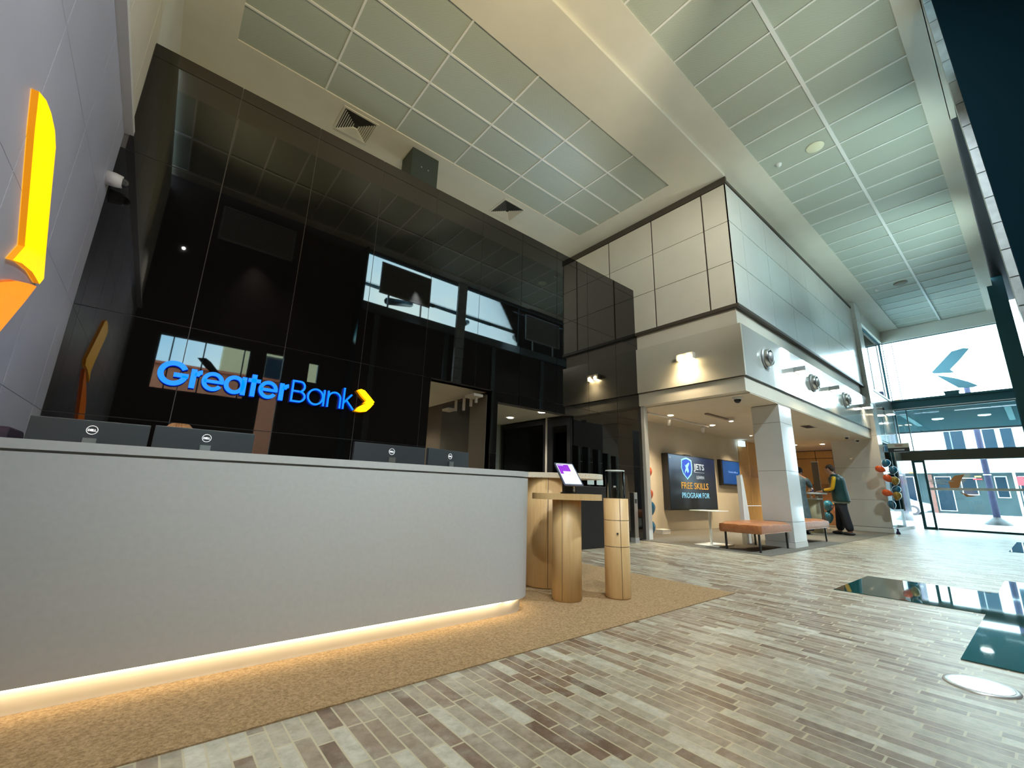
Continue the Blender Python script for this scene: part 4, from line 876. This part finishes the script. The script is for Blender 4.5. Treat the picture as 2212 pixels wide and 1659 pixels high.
q = MB(); q.prism([(-.46, 1.16), (-.42, 1.12), (-.36, 1.14), (-.22, 1.21), (-.20, 1.18), (-.28, 1.08), (-.24, .98), (-.30, .93), (-.36, 1.0), (-.44, .93), (-.47, .87), (-.43, .99), (-.38, 1.06)], 1, -.009, -.006); q.build('jet_emblem', m_tb, t)
MB().prism([(cxs+(a-cxs)*.86, czs+(b2-czs)*.86) for a, b2 in sh], 1, -.0075, -.006).build('shield_field', mat('shield_blue', (.01, .03, .3), .4, emit=(.008, .04, .32), es=.8), t)
MB().box(-.35, -.10, -.01, .10, 1.39, 1.41).build('camera_bar', m_plast_blk, t)
MB().box(-1.18, -1.10, -.008, -.006, 1.27, 1.31).build('sensor', m_tw, t)
t = thing('wall_screen', 'smaller blue screen right of the large JETS screen', 'screen', (13.52, 5.95, 1.19)); MB().box(-.62, .62, 0, .10, 0, .75).build('housing', m_plast_blk, t, bevel=.008)
m_scr2 = mat('screen_blue', (.01, .05, .2), .2, emit=(.003, .06, .24), es=.4); MB().box(-.52, .60, -.005, 0, .05, .72).build('display', m_scr2, t)
q = MB(); text('Connect with us', .06, q, face_y(-.18, -.008, .38), 0, .003, 0, .62); q.build('lettering', mat('screen_text_dim', (.2, .3, .6), .4, emit=(.05, .16, .40), es=.9), t)
# exit sign
t = thing('exit_sign', 'small white illuminated box sign beside the timber panels', 'sign', (14.45, 5.94, 2.45)); MB().box(-.16, .16, -.05, .05, 0, .17).build('housing', mat('exit_glow', (.8, .9, .95), .5, emit=(.62, .85, 1), es=.8), t)
# white cafe table
t = thing('side_table', 'small white table on a thin stem left of the leather bench', 'table', (8.05, 4.0, .006), .0)
MB().box(-.26, .26, -.24, .24, .60, .612).build('top', m_ltable, t, bevel=.004); MB().cyl((0, 0, .02), (0, 0, .60), .022, n=20).build('stem', m_ltable, t); MB().box(-.22, .40, -.22, .22, 0, .018).build('base', m_ltable, t, bevel=.004)
# benches
def bench(x, y, w_, d_, label):
    t = thing('leather_bench', label, 'bench', (x, y, .006), group='tan leather benches beside the pillar')
    B = MB(); nx, ny = 24, 12; hw, hd = w_/2, d_/2
    vs = []; fs = []
    def top(u, v):
        e = min(1, (1-abs(u))*6) * min(1, (1-abs(v))*5); puff = .018*(1-u*u)*(1-v*v); crease = .014*math.exp(-((abs(u)-.33)/.03)**2) + .010*math.exp(-(v/.05)**2)
        return .45 - .03*(1-max(0, e))**2 + puff - crease
    for j in range(ny+1):
        for i in range(nx+1): u, v = -1+2*i/nx, -1+2*j/ny; vs.append((u*hw, v*hd, top(u, v)))
    for j in range(ny):
        for i in range(nx): a = j*(nx+1)+i; fs.append((a, a+1, a+nx+2, a+nx+1))
    B.add(vs, fs, 0, True)
    ring = [j for j in range(nx+1)] + [(j+1)*(nx+1)-1 for j in range(1, ny+1)] + [ny*(nx+1)+i for i in range(nx-1, -1, -1)] + [j*(nx+1) for j in range(ny-1, 0, -1)]
    rv = [vs[k] for k in ring]; n = len(rv); lv = [rv] + [[(p[0]*(1+f), p[1]*(1+f*1.6), z) for p in rv] for f, z in ((.012, .39), (.014, .34), (.006, .30), (-.01, .285))]
    V = [p for l in lv for p in l]; F = []
    for k in range(len(lv)-1):
        for i in range(n): F.append((k*n+i, (k+1)*n+i, (k+1)*n+(i+1) % n, k*n+(i+1) % n))
    F.append([(len(lv)-1)*n+i for i in range(n)]); B.add(V, F, 0, True); B.build('cushion', m_leather, t)
    for sx in (-1, 1):
        for sy in (-1, 1): MB().box(sx*(hw-.07)-.014, sx*(hw-.07)+.014, sy*(hd-.06)-.014, sy*(hd-.06)+.014, 0, .29).build('leg', m_plast_blk, t)
    return t
bench(8.42, 3.36, 1.32, .66, 'tan leather bench in front of the square pillar, left one'); bench(10.62, 3.40, 1.60, .66, 'tan leather bench right of the square pillar, mostly behind it')
# leaning white boards
t = thing('folded_board', 'white folded display board leaning behind the bench by the pillar', 'board', (9.02, 3.80, .006))
MB().prism([(.0, 0), (.30, 0), (.30, .02), (.06, 1.30), (.0, 1.30)], 1, -.02, .02).build('front_leaf', m_white, t); MB().box(-.05, -.01, -.03, .05, 0, 1.28).build('edge_leaf', mat('board_white', (.78, .8, .78), .4), t)

# ------------------------------------------------------------------ balloons
def balloon(x, y, z, r, m_, label, group, tilt=(0, 0)):
    t = thing('balloon', label, 'balloon', (x, y, z), group=group); R = Matrix.Rotation(tilt[0], 3, 'X') @ Matrix.Rotation(tilt[1], 3, 'Y')
    B = MB(); B.ell((0, 0, 0), (r, r, r*1.18), 24, 16, rot=R, taper=.35); B.build('body', m_, t); k = R @ Vector((0, 0, -r*1.2)); MB().cyl(tuple(k), tuple(k*.96), .014, .006, 10).build('knot', m_, t); return t
G = 'balloons by the entrance pillar'
for (y, z, m_, lb, tl) in ((2.846, 1.929, m_blue_b, 'topmost blue balloon of the column by the entrance', (.5, .3)), (2.975, 1.76, m_orange_b, 'upper left orange balloon of the entrance column', (-1.1, 0)), (2.72, 1.73, m_blue_b, 'second blue balloon, right of the top orange one', (.4, 0)),
    (2.845, 1.50, m_orange_b, 'orange balloon in the middle touching the upper gold one', (-.6, 0)), (2.70, 1.433, m_gold_b, 'upper gold balloon of the entrance column', (0, 0)), (2.73, 1.19, m_blue_b, 'blue balloon half hidden above the lower gold one', (.6, 0)),
    (2.915, 1.10, m_orange_b, 'lowest orange balloon of the entrance column', (-1.2, 0)), (2.715, 1.02, m_gold_b, 'lower gold balloon of the entrance column', (.2, 0)), (2.88, .775, m_blue_b, 'bottom blue balloon hanging alone on the column', (-.2, 0))):
    balloon(16.15 + (.06 if m_ is m_blue_b else -.05), y-.09, z, .105, m_, lb, G, tl)
t = thing('balloon_weight', 'small dark weight on the floor with the balloon string', 'weight', (16.1, 2.74, 0)); MB().lathe([(0, 0), (.05, 0), (.045, .05), (.02, .09), (.03, .13), (0, .15)], n=16).build('weight', mat('navy_foil', (.02, .02, .08), .3), t)
MB().cyl((0, 0, .14), (.02, .0, 1.8), .003, n=6).build('string', m_string, t)
G = 'balloons behind the white wall end'
for (z, m_, lb, r) in ((1.35, m_orange_b, 'upper orange balloon peeping past the white wall end', .12), (.86, m_orange_b, 'lower orange balloon peeping past the white wall end', .12), (.56, m_blue_b, 'upper blue balloon peeping past the white wall end', .155), (.16, m_blue_b, 'blue balloon resting on the floor by the white wall end', .14)): balloon(8.55, 5.6, z+.006, r, m_, lb, G)
t = thing('balloon_string', 'thin string holding the balloons behind the white wall end', 'string', (8.55, 5.6, .006)); MB().cyl((0, 0, 0), (0, 0, 1.5), .003, n=6).build('string', m_string, t)
G = 'balloons behind the standing man'
for (y, z, m_, lb) in ((4.62, .66, m_blue_b, 'upper blue balloon behind the standing man'), (4.66, .30, m_blue_b, 'lower blue balloon behind the standing man'), (4.33, .50, mat('pink_balloon', (.7, .2, .15), .2, coat=1), 'coral balloon just behind the standing man'), (4.2, .22, m_blue_b, 'blue balloon on the floor behind the man, lower right')): balloon(17.4, y, z, .16, m_, lb, G)

# skirting pack on floor (left back)
t = thing('floor_box', 'flat white box on the floor beside the blue balloon', 'box', (9.3, 5.75, .006)); MB().box(-.16, .16, -.10, .10, 0, .09).build('carton', m_white, t); MB().box(-.165, .165, -.105, .105, .075, .095).build('lid', m_white, t)

# blade sign on the passage wall
t = thing('blade_sign', 'small cream and black hanging sign above the balloons', 'sign', (17.6, 2.999, 2.38)); MB().box(-.02, .02, -.62, -.12, .10, .235).build('upper_plate', mat('sign_cream', (.78, .74, .58), .5), t); MB().box(-.02, .02, -.62, -.12, -.03, .10).build('lower_plate', m_plast_blk, t)
q = MB()
for z_, a, b2 in ((.19, -.50, -.28), (.165, -.46, -.30), (.145, -.48, -.29)): q.box(-.022, -.02, a, b2, z_-.006, z_+.006)
q.build('red_text', mat('sign_text_red', (.4, .12, .12), .5), t)
MB().box(-.022, -.02, -.50, -.26, .02, .05).build('white_text', m_white_txt, t)
for z_ in (.18, -.01): MB().cyl((0, -.12, z_), (0, .0, z_), .012, n=8).build('bracket', m_alu, t)

# ------------------------------------------------------------------ reception point at the back
t = thing('service_table', 'white topped pedestal table between the two standing people', 'table', (13.95, 4.08, .005))
MB().prism(stadium(.62, .30), 2, 1.0, 1.04, smooth=True).build('top', m_white, t); MB().lathe([(0, 0), (.19, 0), (.19, .90), (0, .90)], n=32).build('pedestal', mat('olive_cream', (.55, .48, .30), .6), t); MB().prism(stadium(.34, .24), 2, .86, .89, smooth=True).build('shelf', m_white, t)
MB().box(-.02, .02, -.02, .02, .88, 1.0).build('support', m_white, t)
t = thing('pump_bottle', 'hand sanitiser pump bottle with a dark blue label', 'bottle', (13.75, 3.98, 1.045)); MB().lathe([(0, 0), (.042, 0), (.042, .10), (.02, .125), (0, .125)], n=20).build('body', m_white, t); MB().lathe([(.043, .01), (.043, .075)], n=20).build('label_band', mat('label_navy', (.01, .01, .12), .5), t)
MB().cyl((0, 0, .125), (0, 0, .165), .010, n=10).build('pump', mat('pump_cream', (.8, .8, .55), .5), t); MB().box(-.01, .01, -.01, .05, .16, .175).build('nozzle', mat('pump_cream', (.8, .8, .55), .5), t)
for k, (x, y) in enumerate(((13.62, 4.16), (13.66, 3.98), (13.8, 3.9))):
    t = thing('paper_cup', ['white cup at the left on the table shelf', 'white cup in the middle of the table shelf', 'white cup at the right on the table shelf'][k], 'cup', (x, y-.0, .896), group='small white cups on the shelf'); MB().lathe([(0, 0), (.025, 0), (.032, .05), (.029, .05), (.022, .004)], n=16).build('cup', m_white, t)
t = thing('help_desk', 'brown timber desk in front of the honey timber wall', 'desk', (18.9, 4.9, .005)); MB().box(-.3, .3, -.85, .6, 0, .72).build('base', mat('brown_desk', (.20, .10, .045), .5), t); MB().box(-.34, .34, -.88, .63, .72, .78).build('top', m_oak2, t); MB().box(-.05, .3, -.85, .6, .78, 1.40).build('screen_panel', mat('brown_desk', (.2, .1, .045), .5), t)
t = thing('totem_display', 'tall thin grey upright display beside the table', 'display', (15.9, 4.42, .005)); MB().box(-.03, .03, -.085, .085, 0, 2.0).build('body', mat('totem_grey', (.14, .12, .09), .4), t); MB().box(-.035, .035, -.09, .09, 1.98, 2.01).build('cap', m_alu, t); MB().box(-.12, .12, -.15, .15, 0, .02).build('foot', m_alu, t)
t = thing('timber_wall_sign', 'blue lit re letters on the timber wall right of the man', 'sign', (19.27, 4.72, 1.60)); q = MB(); text('re', .19, q, face_x(0, .10, .04), 0, .03, .03, .36); q.build('lettering', mat('re_blue', (0, .05, .5), .4, emit=(.0, .10, 1.0), es=1.6), t)

# ------------------------------------------------------------------ people (skinned bodies)
def skin(name, verts, edges, radii, mt, parent, sub=2, root=0, xf=None):
    me = bpy.data.meshes.new(name); me.from_pydata(verts, edges, []); o = bpy.data.objects.new(name, me); COL.objects.link(o)
    sk = o.modifiers.new('s', 'SKIN'); sk.use_smooth_shade = True; sk.branch_smoothing = .6
    for i, r in enumerate(radii):
        rr_ = r if isinstance(r, tuple) else (r, r); me.skin_vertices[0].data[i].radius = rr_
    me.skin_vertices[0].data[root].use_root = True
    sb = o.modifiers.new('u', 'SUBSURF'); sb.levels = sub; sb.render_levels = sub
    dg = bpy.context.evaluated_depsgraph_get(); dg.update(); m2 = bpy.data.meshes.new_from_object(o.evaluated_get(dg))
    bpy.data.objects.remove(o); bpy.data.meshes.remove(me)
    m2.materials.clear(); m2.materials.append(mt); 
    for p in m2.polygons: p.use_smooth = True; p.material_index = 0
    o = bpy.data.objects.new(name, m2); COL.objects.link(o); o.parent = parent; return o
def chain(V, E, R, pts, rs, start=None):
    """append chain of points; returns indices"""
    idx = []
    prev = start
    for p, r in zip(pts, rs):
        V.append(p); R.append(r); i = len(V)-1; idx.append(i)
        if prev is not None: E.append((prev, i))
        prev = i
    return idx
def hand(V, E, R, wrist, d, up, side):
    """palm and five fingers; d=forward dir, up=back of hand normal, side=+1/-1 thumb side"""
    d = Vector(d).normalized(); up = Vector(up).normalized(); s = d.cross(up)*side; w = Vector(V[wrist])
    pm = chain(V, E, R, [tuple(w+d*.045)], [(.030, .016)], wrist)[0]; pe = chain(V, E, R, [tuple(w+d*.08)], [(.036, .013)], pm)[0]
    for k, (off, ln) in enumerate(((.030, .070), (.010, .080), (-.010, .075), (-.028, .058))):
        a = w + d*.092 + s*off; chain(V, E, R, [tuple(a), tuple(a+d*ln*.5-up*.010), tuple(a+d*ln*.9-up*.032)], [.0095, .0085, .0075], pe)
    a = w + d*.040 + s*.034; chain(V, E, R, [tuple(a), tuple(a+d*.028+s*.012-up*.008), tuple(a+d*.052+s*.010-up*.016)], [.012, .0105, .009], pm)
def face(t, c, fwd, k=1.0, hairm=None):
    """nose, ears, eyes and mouth on a head at c looking along fwd (unit, xy+z)"""
    f = Vector(fwd).normalized(); sd = f.cross(Vector((0, 0, 1))).normalized(); u = sd.cross(f); c = Vector(c)
    n = MB(); n.ell(c+f*.074-u*.010, (.014, .014, .022), 10, 8); n.build('nose', m_skin, t)
    for s in (-1, 1):
        MB().ell(c+sd*s*.078-f*.008-u*.008, (.014, .02, .032), 10, 8).build('ear', m_skin, t)
        MB().ell(c+sd*s*.030+f*.058+u*.020, (.010, .010, .008), 10, 8).build('eye', mat('eye_dark', (.03, .02, .02), .2), t)
    MB().ell(c+f*.060-u*.043, (.020, .016, .006), 10, 6).build('mouth', mat('lips', (.35, .12, .10), .5), t)

# man in green and gold jacket: stands at (14, 3.5) facing +y, head bowed, hands on the table
t = thing('person', 'man in a dark green and yellow jacket bending his head over the table', 'person', (14.02, 3.44, .005))
V = []; E = []; R = []
tor = chain(V, E, R, [(0, 0, .93), (0, .00, 1.05), (0, .02, 1.22), (0, .03, 1.38), (0, .04, 1.47), (0, .09, 1.53), (0, .135, 1.58), (0, .165, 1.66), (0, .16, 1.715)], [(.15, .11), (.145, .11), (.16, .12), (.15, .11), (.085, .07), .055, (.070, .075), (.078, .095), (.062, .075)])
for s in (-1, 1):
    sh_ = chain(V, E, R, [(.19*s, .03, 1.43), (.23*s, .04, 1.28), (.24*s, .06, 1.14), (.20*s, .22, 1.10), (.15*s, .34, 1.075)], [.065, .055, .045, .038, .027], tor[3])
    hand(V, E, R, sh_[-1], (-.2*s, .96, -.05), (0, 0, 1), -s)
    lg = chain(V, E, R, [(.10*s, .0+.06*(s), .80), (.115*s, .03+.10*s, .50), (.12*s, .0+.12*s, .28), (.12*s, -.03+.14*s, .09), (.12*s, .09+.14*s, .045)], [.10, .068, .055, .042, .035], tor[0])
body = skin('body', V, E, R, m_skin, t, 2, 0)
face(t, (0, .165, 1.655), (0, .82, -.45))
jm = vary(mat('jacket_green', (.008, .045, .045), .45), .3, 9, .3, 20)
jk = MB(); jk.lathe([(.205, .83), (.232, .822), (.236, .85), (.230, .95), (.218, 1.08), (.214, 1.22), (.218, 1.34), (.205, 1.42), (.16, 1.465), (.10, 1.495), (.082, 1.52)], n=36, sy=.80)
jk.v = [(x*(1+.02*math.sin(9*math.atan2(y, x)))*(1 if z > .9 else 1.01), y*(1+.03*math.sin(7*math.atan2(y, x))) - .03 + .07*max(0, z-.8)**1.2 + (.03 if y > 0 else 0)*(z-1.0), z) for x, y, z in jk.v]
jk.build('jacket', jm, t)
for s in (-1, 1):
    V = []; E = []; R = []; chain(V, E, R, [(.16*s, .015, 1.42), (.215*s, .02, 1.38), (.255*s, .03, 1.27), (.262*s, .06, 1.15), (.225*s, .20, 1.11), (.175*s, .31, 1.09)], [.075, .080, .070, .066, .056, .048]); skin('sleeve', V, E, R, jm, t, 2, 0)
V = []; E = []; R = []
chain(V, E, R, [(-.225, .0, 1.455), (-.285, .01, 1.36), (-.300, .03, 1.25), (-.305, .06, 1.14), (-.27, .16, 1.115), (-.235, .26, 1.108)], [(.045, .055), (.052, .05), (.050, .048), (.048, .044), .045, .040]); skin('yellow_sleeve', V, E, R, mat('jacket_yellow', (.75, .42, .01), .5), t, 2)
V = []; E = []; R = []
r0 = chain(V, E, R, [(0, 0, .96), (0, 0, .86)], [(.175, .155), (.18, .16)])
for s in (-1, 1): chain(V, E, R, [(.11*s, .0+.04*s, .70), (.115*s, .0+.08*s, .48), (.12*s, -.01+.11*s, .26), (.12*s, -.02+.14*s, .075)], [.125, .112, .104, .095], r0[1])
skin('trousers', V, E, R, mat('dark_trousers', (.008, .010, .018), .8), t, 2, 0)
MB().lathe([(.19, .03), (.205, 0), (.198, -.035), (.18, -.04)], (0, -.01, .82), 28, sy=.88).build('shirt_hem', mat('shirt_grey', (.30, .34, .33), .8), t)
hr = MB(); hr.ell((0, .135, 1.705), (.083, .098, .078), 20, 12, rot=Matrix.Rotation(-.5, 3, 'X')); hr.ell((0, .085, 1.665), (.076, .055, .07), 16, 10); hr.build('hair', vary(mat('short_dark_hair', (.055, .035, .025), .8), .3, 40), t)
for s in (-1, 1): MB().ell((.12*s, .03+.14*s, .04), (.05, .14, .045), 16, 10).build('shoe', m_plast_blk, t)
for nm_, z_ in (('collar', 1.49),): MB().lathe([(.085, -.02), (.09, .01), (.075, .035)], (0, .055, z_), 24).build(nm_, mat('jacket_green', (.008, .045, .045), .45), t)

# second person in long grey-blue dress, partly behind the square pillar, leaning to the table
t = thing('person', 'person in a long grey blue dress reaching over the table beside the pillar', 'person', (13.1, 4.10, .005))
V = []; E = []; R = []
tor = chain(V, E, R, [(0, 0, .92), (.02, 0, 1.05), (.08, -.02, 1.22), (.15, -.03, 1.36), (.22, -.02, 1.43), (.28, .0, 1.47), (.33, .02, 1.52), (.37, .03, 1.58), (.38, .03, 1.63)], [(.14, .12), (.13, .11), (.14, .12), (.13, .11), .075, .05, (.065, .07), (.075, .09), (.055, .07)])
for s in (-1, 1):
    sh_ = chain(V, E, R, [(.13, .18*s, 1.36), (.22, .21*s, 1.22), (.34, .19*s, 1.12), (.50, .10*s-.03, 1.09)], [.06, .048, .038, .024], tor[3]); hand(V, E, R, sh_[-1], (1, -.1*s, -.05), (0, 0, 1), s)
    chain(V, E, R, [(0, .09*s, .75), (0, .10*s, .45), (-.01, .10*s, .10), (.08, .10*s, .045)], [.095, .065, .04, .032], tor[0])
skin('body', V, E, R, m_skin, t, 2, 0); face(t, (.38, .03, 1.575), (.85, 0, -.5))
dm = vary(mat('dress_grey_blue', (.10, .14, .16), .85), .25, 14)
dr = MB(); dr.lathe([(.24, .10), (.262, .09), (.245, .40), (.215, .75), (.185, .98), (.190, 1.20), (.195, 1.33), (.16, 1.40), (.10, 1.44), (.075, 1.46)], n=36, sy=.92)
dr.v = [(x*(1+.03*math.sin(8*math.atan2(y, x))*(1.3-z)) + .22*max(0, z-.9)**1.1/.55*.55, y*(1+.03*math.sin(11*math.atan2(y, x))*(1.3-z)), z) for x, y, z in dr.v]
dr.build('dress', dm, t)
for s in (-1, 1):
    V = []; E = []; R = []; chain(V, E, R, [(.11, .14*s, 1.37), (.15, .19*s, 1.33), (.22, .22*s, 1.22), (.28, .22*s, 1.16)], [.07, .078, .068, .06]); skin('sleeve', V, E, R, dm, t, 2, 0)
hr = MB(); hr.ell((.345, .03, 1.615), (.10, .09, .09), 18, 12); hr.ell((.27, .03, 1.60), (.06, .07, .07), 14, 10); hr.build('hair', mat('dark_hair', (.02, .015, .012), .7), t)
for s in (-1, 1): MB().ell((.05, .10*s, .035), (.12, .045, .035), 14, 8).build('shoe', m_plast_blk, t)

# seated person behind the second monitor (only hair shows)
t = thing('person', 'seated person with light brown hair just above the second monitor', 'person', (.10, 3.92, .006))
V = []; E = []; R = []
tor = chain(V, E, R, [(0, .0, .50), (0, .0, .62), (0, -.01, .78), (0, -.02, .92), (0, -.03, 1.0), (0, -.04, 1.045), (0, -.05, 1.09), (0, -.06, 1.15), (0, -.06, 1.20)], [(.15, .12), (.14, .11), (.14, .11), (.13, .10), .07, .048, (.06, .065), (.07, .088), (.055, .07)])
for s in (-1, 1):
    sh_ = chain(V, E, R, [(.17*s, -.02, .95), (.21*s, -.05, .80), (.20*s, -.20, .79), (.12*s, -.28, .79)], [.055, .045, .036, .024], tor[3]); hand(V, E, R, sh_[-1], (-.2*s, -1, 0), (0, 0, 1), s)
    chain(V, E, R, [(.09*s, -.12, .50), (.10*s, -.30, .50), (.10*s, -.32, .28), (.10*s, -.30, .08), (.10*s, -.40, .04)], [.085, .062, .05, .038, .032], tor[0])
skin('body', V, E, R, m_skin, t, 2, 0); face(t, (0, -.06, 1.145), (0, -1, -.1))
V = []; E = []; R = []
j = chain(V, E, R, [(0, 0, .5), (0, 0, .65), (0, -.01, .80), (0, -.02, .93), (0, -.03, .99)], [(.17, .14), (.16, .13), (.16, .13), (.145, .115), .07])
for s in (-1, 1): chain(V, E, R, [(.18*s, -.02, .94), (.225*s, -.05, .81), (.21*s, -.17, .80)], [.07, .06, .05], j[3])
skin('shirt', V, E, R, mat('navy_shirt', (.02, .03, .07), .8), t, 2, 1)
hr = MB(); hr.ell((0, -.035, 1.175), (.098, .108, .092), 22, 14); hr.ell((0, .04, 1.08), (.09, .06, .13), 18, 12)
for k in range(60):
    a = random.uniform(0, 2*PI); q = Vector((.09*math.cos(a), -.035+.10*math.sin(a), 1.18)); hr.cyl(tuple(q), (q.x*1.12, -.035+(q.y+.035)*1.1, 1.10-random.uniform(0, .06)), .006, .003, 5)
    q2 = (.05*math.cos(a), -.035+.05*math.sin(a), 1.262); hr.cyl(q2, (.095*math.cos(a), -.035+.1*math.sin(a), 1.215), .007, .004, 5)
hr.build('hair', vary(mat('light_brown_hair', (.34, .17, .07), .55), .35, 60), t)
t = thing('office_chair', 'dark office chair under the seated person behind the counter', 'chair', (.10, 3.96, .006)); MB().box(-.22, .22, -.22, .22, .36, .43).build('seat', m_plast_blk, t, bevel=.02); MB().prism(rrect(-.20, .20, .50, .92, .05), 1, .19, .23).build('backrest', m_plast_blk, t); MB().cyl((0, 0, 0), (0, 0, .36), .03, n=12).build('gas_stem', m_plast_blk, t); MB().box(-.02, .02, .19, .21, .40, .55).build('back_bar', m_plast_blk, t)
st = MB()
for k in range(5): a = 2*PI*k/5; st.cyl((0, 0, .08), (.26*math.cos(a), .26*math.sin(a), .03), .02, n=8)
st.build('star_base', m_plast_blk, t)
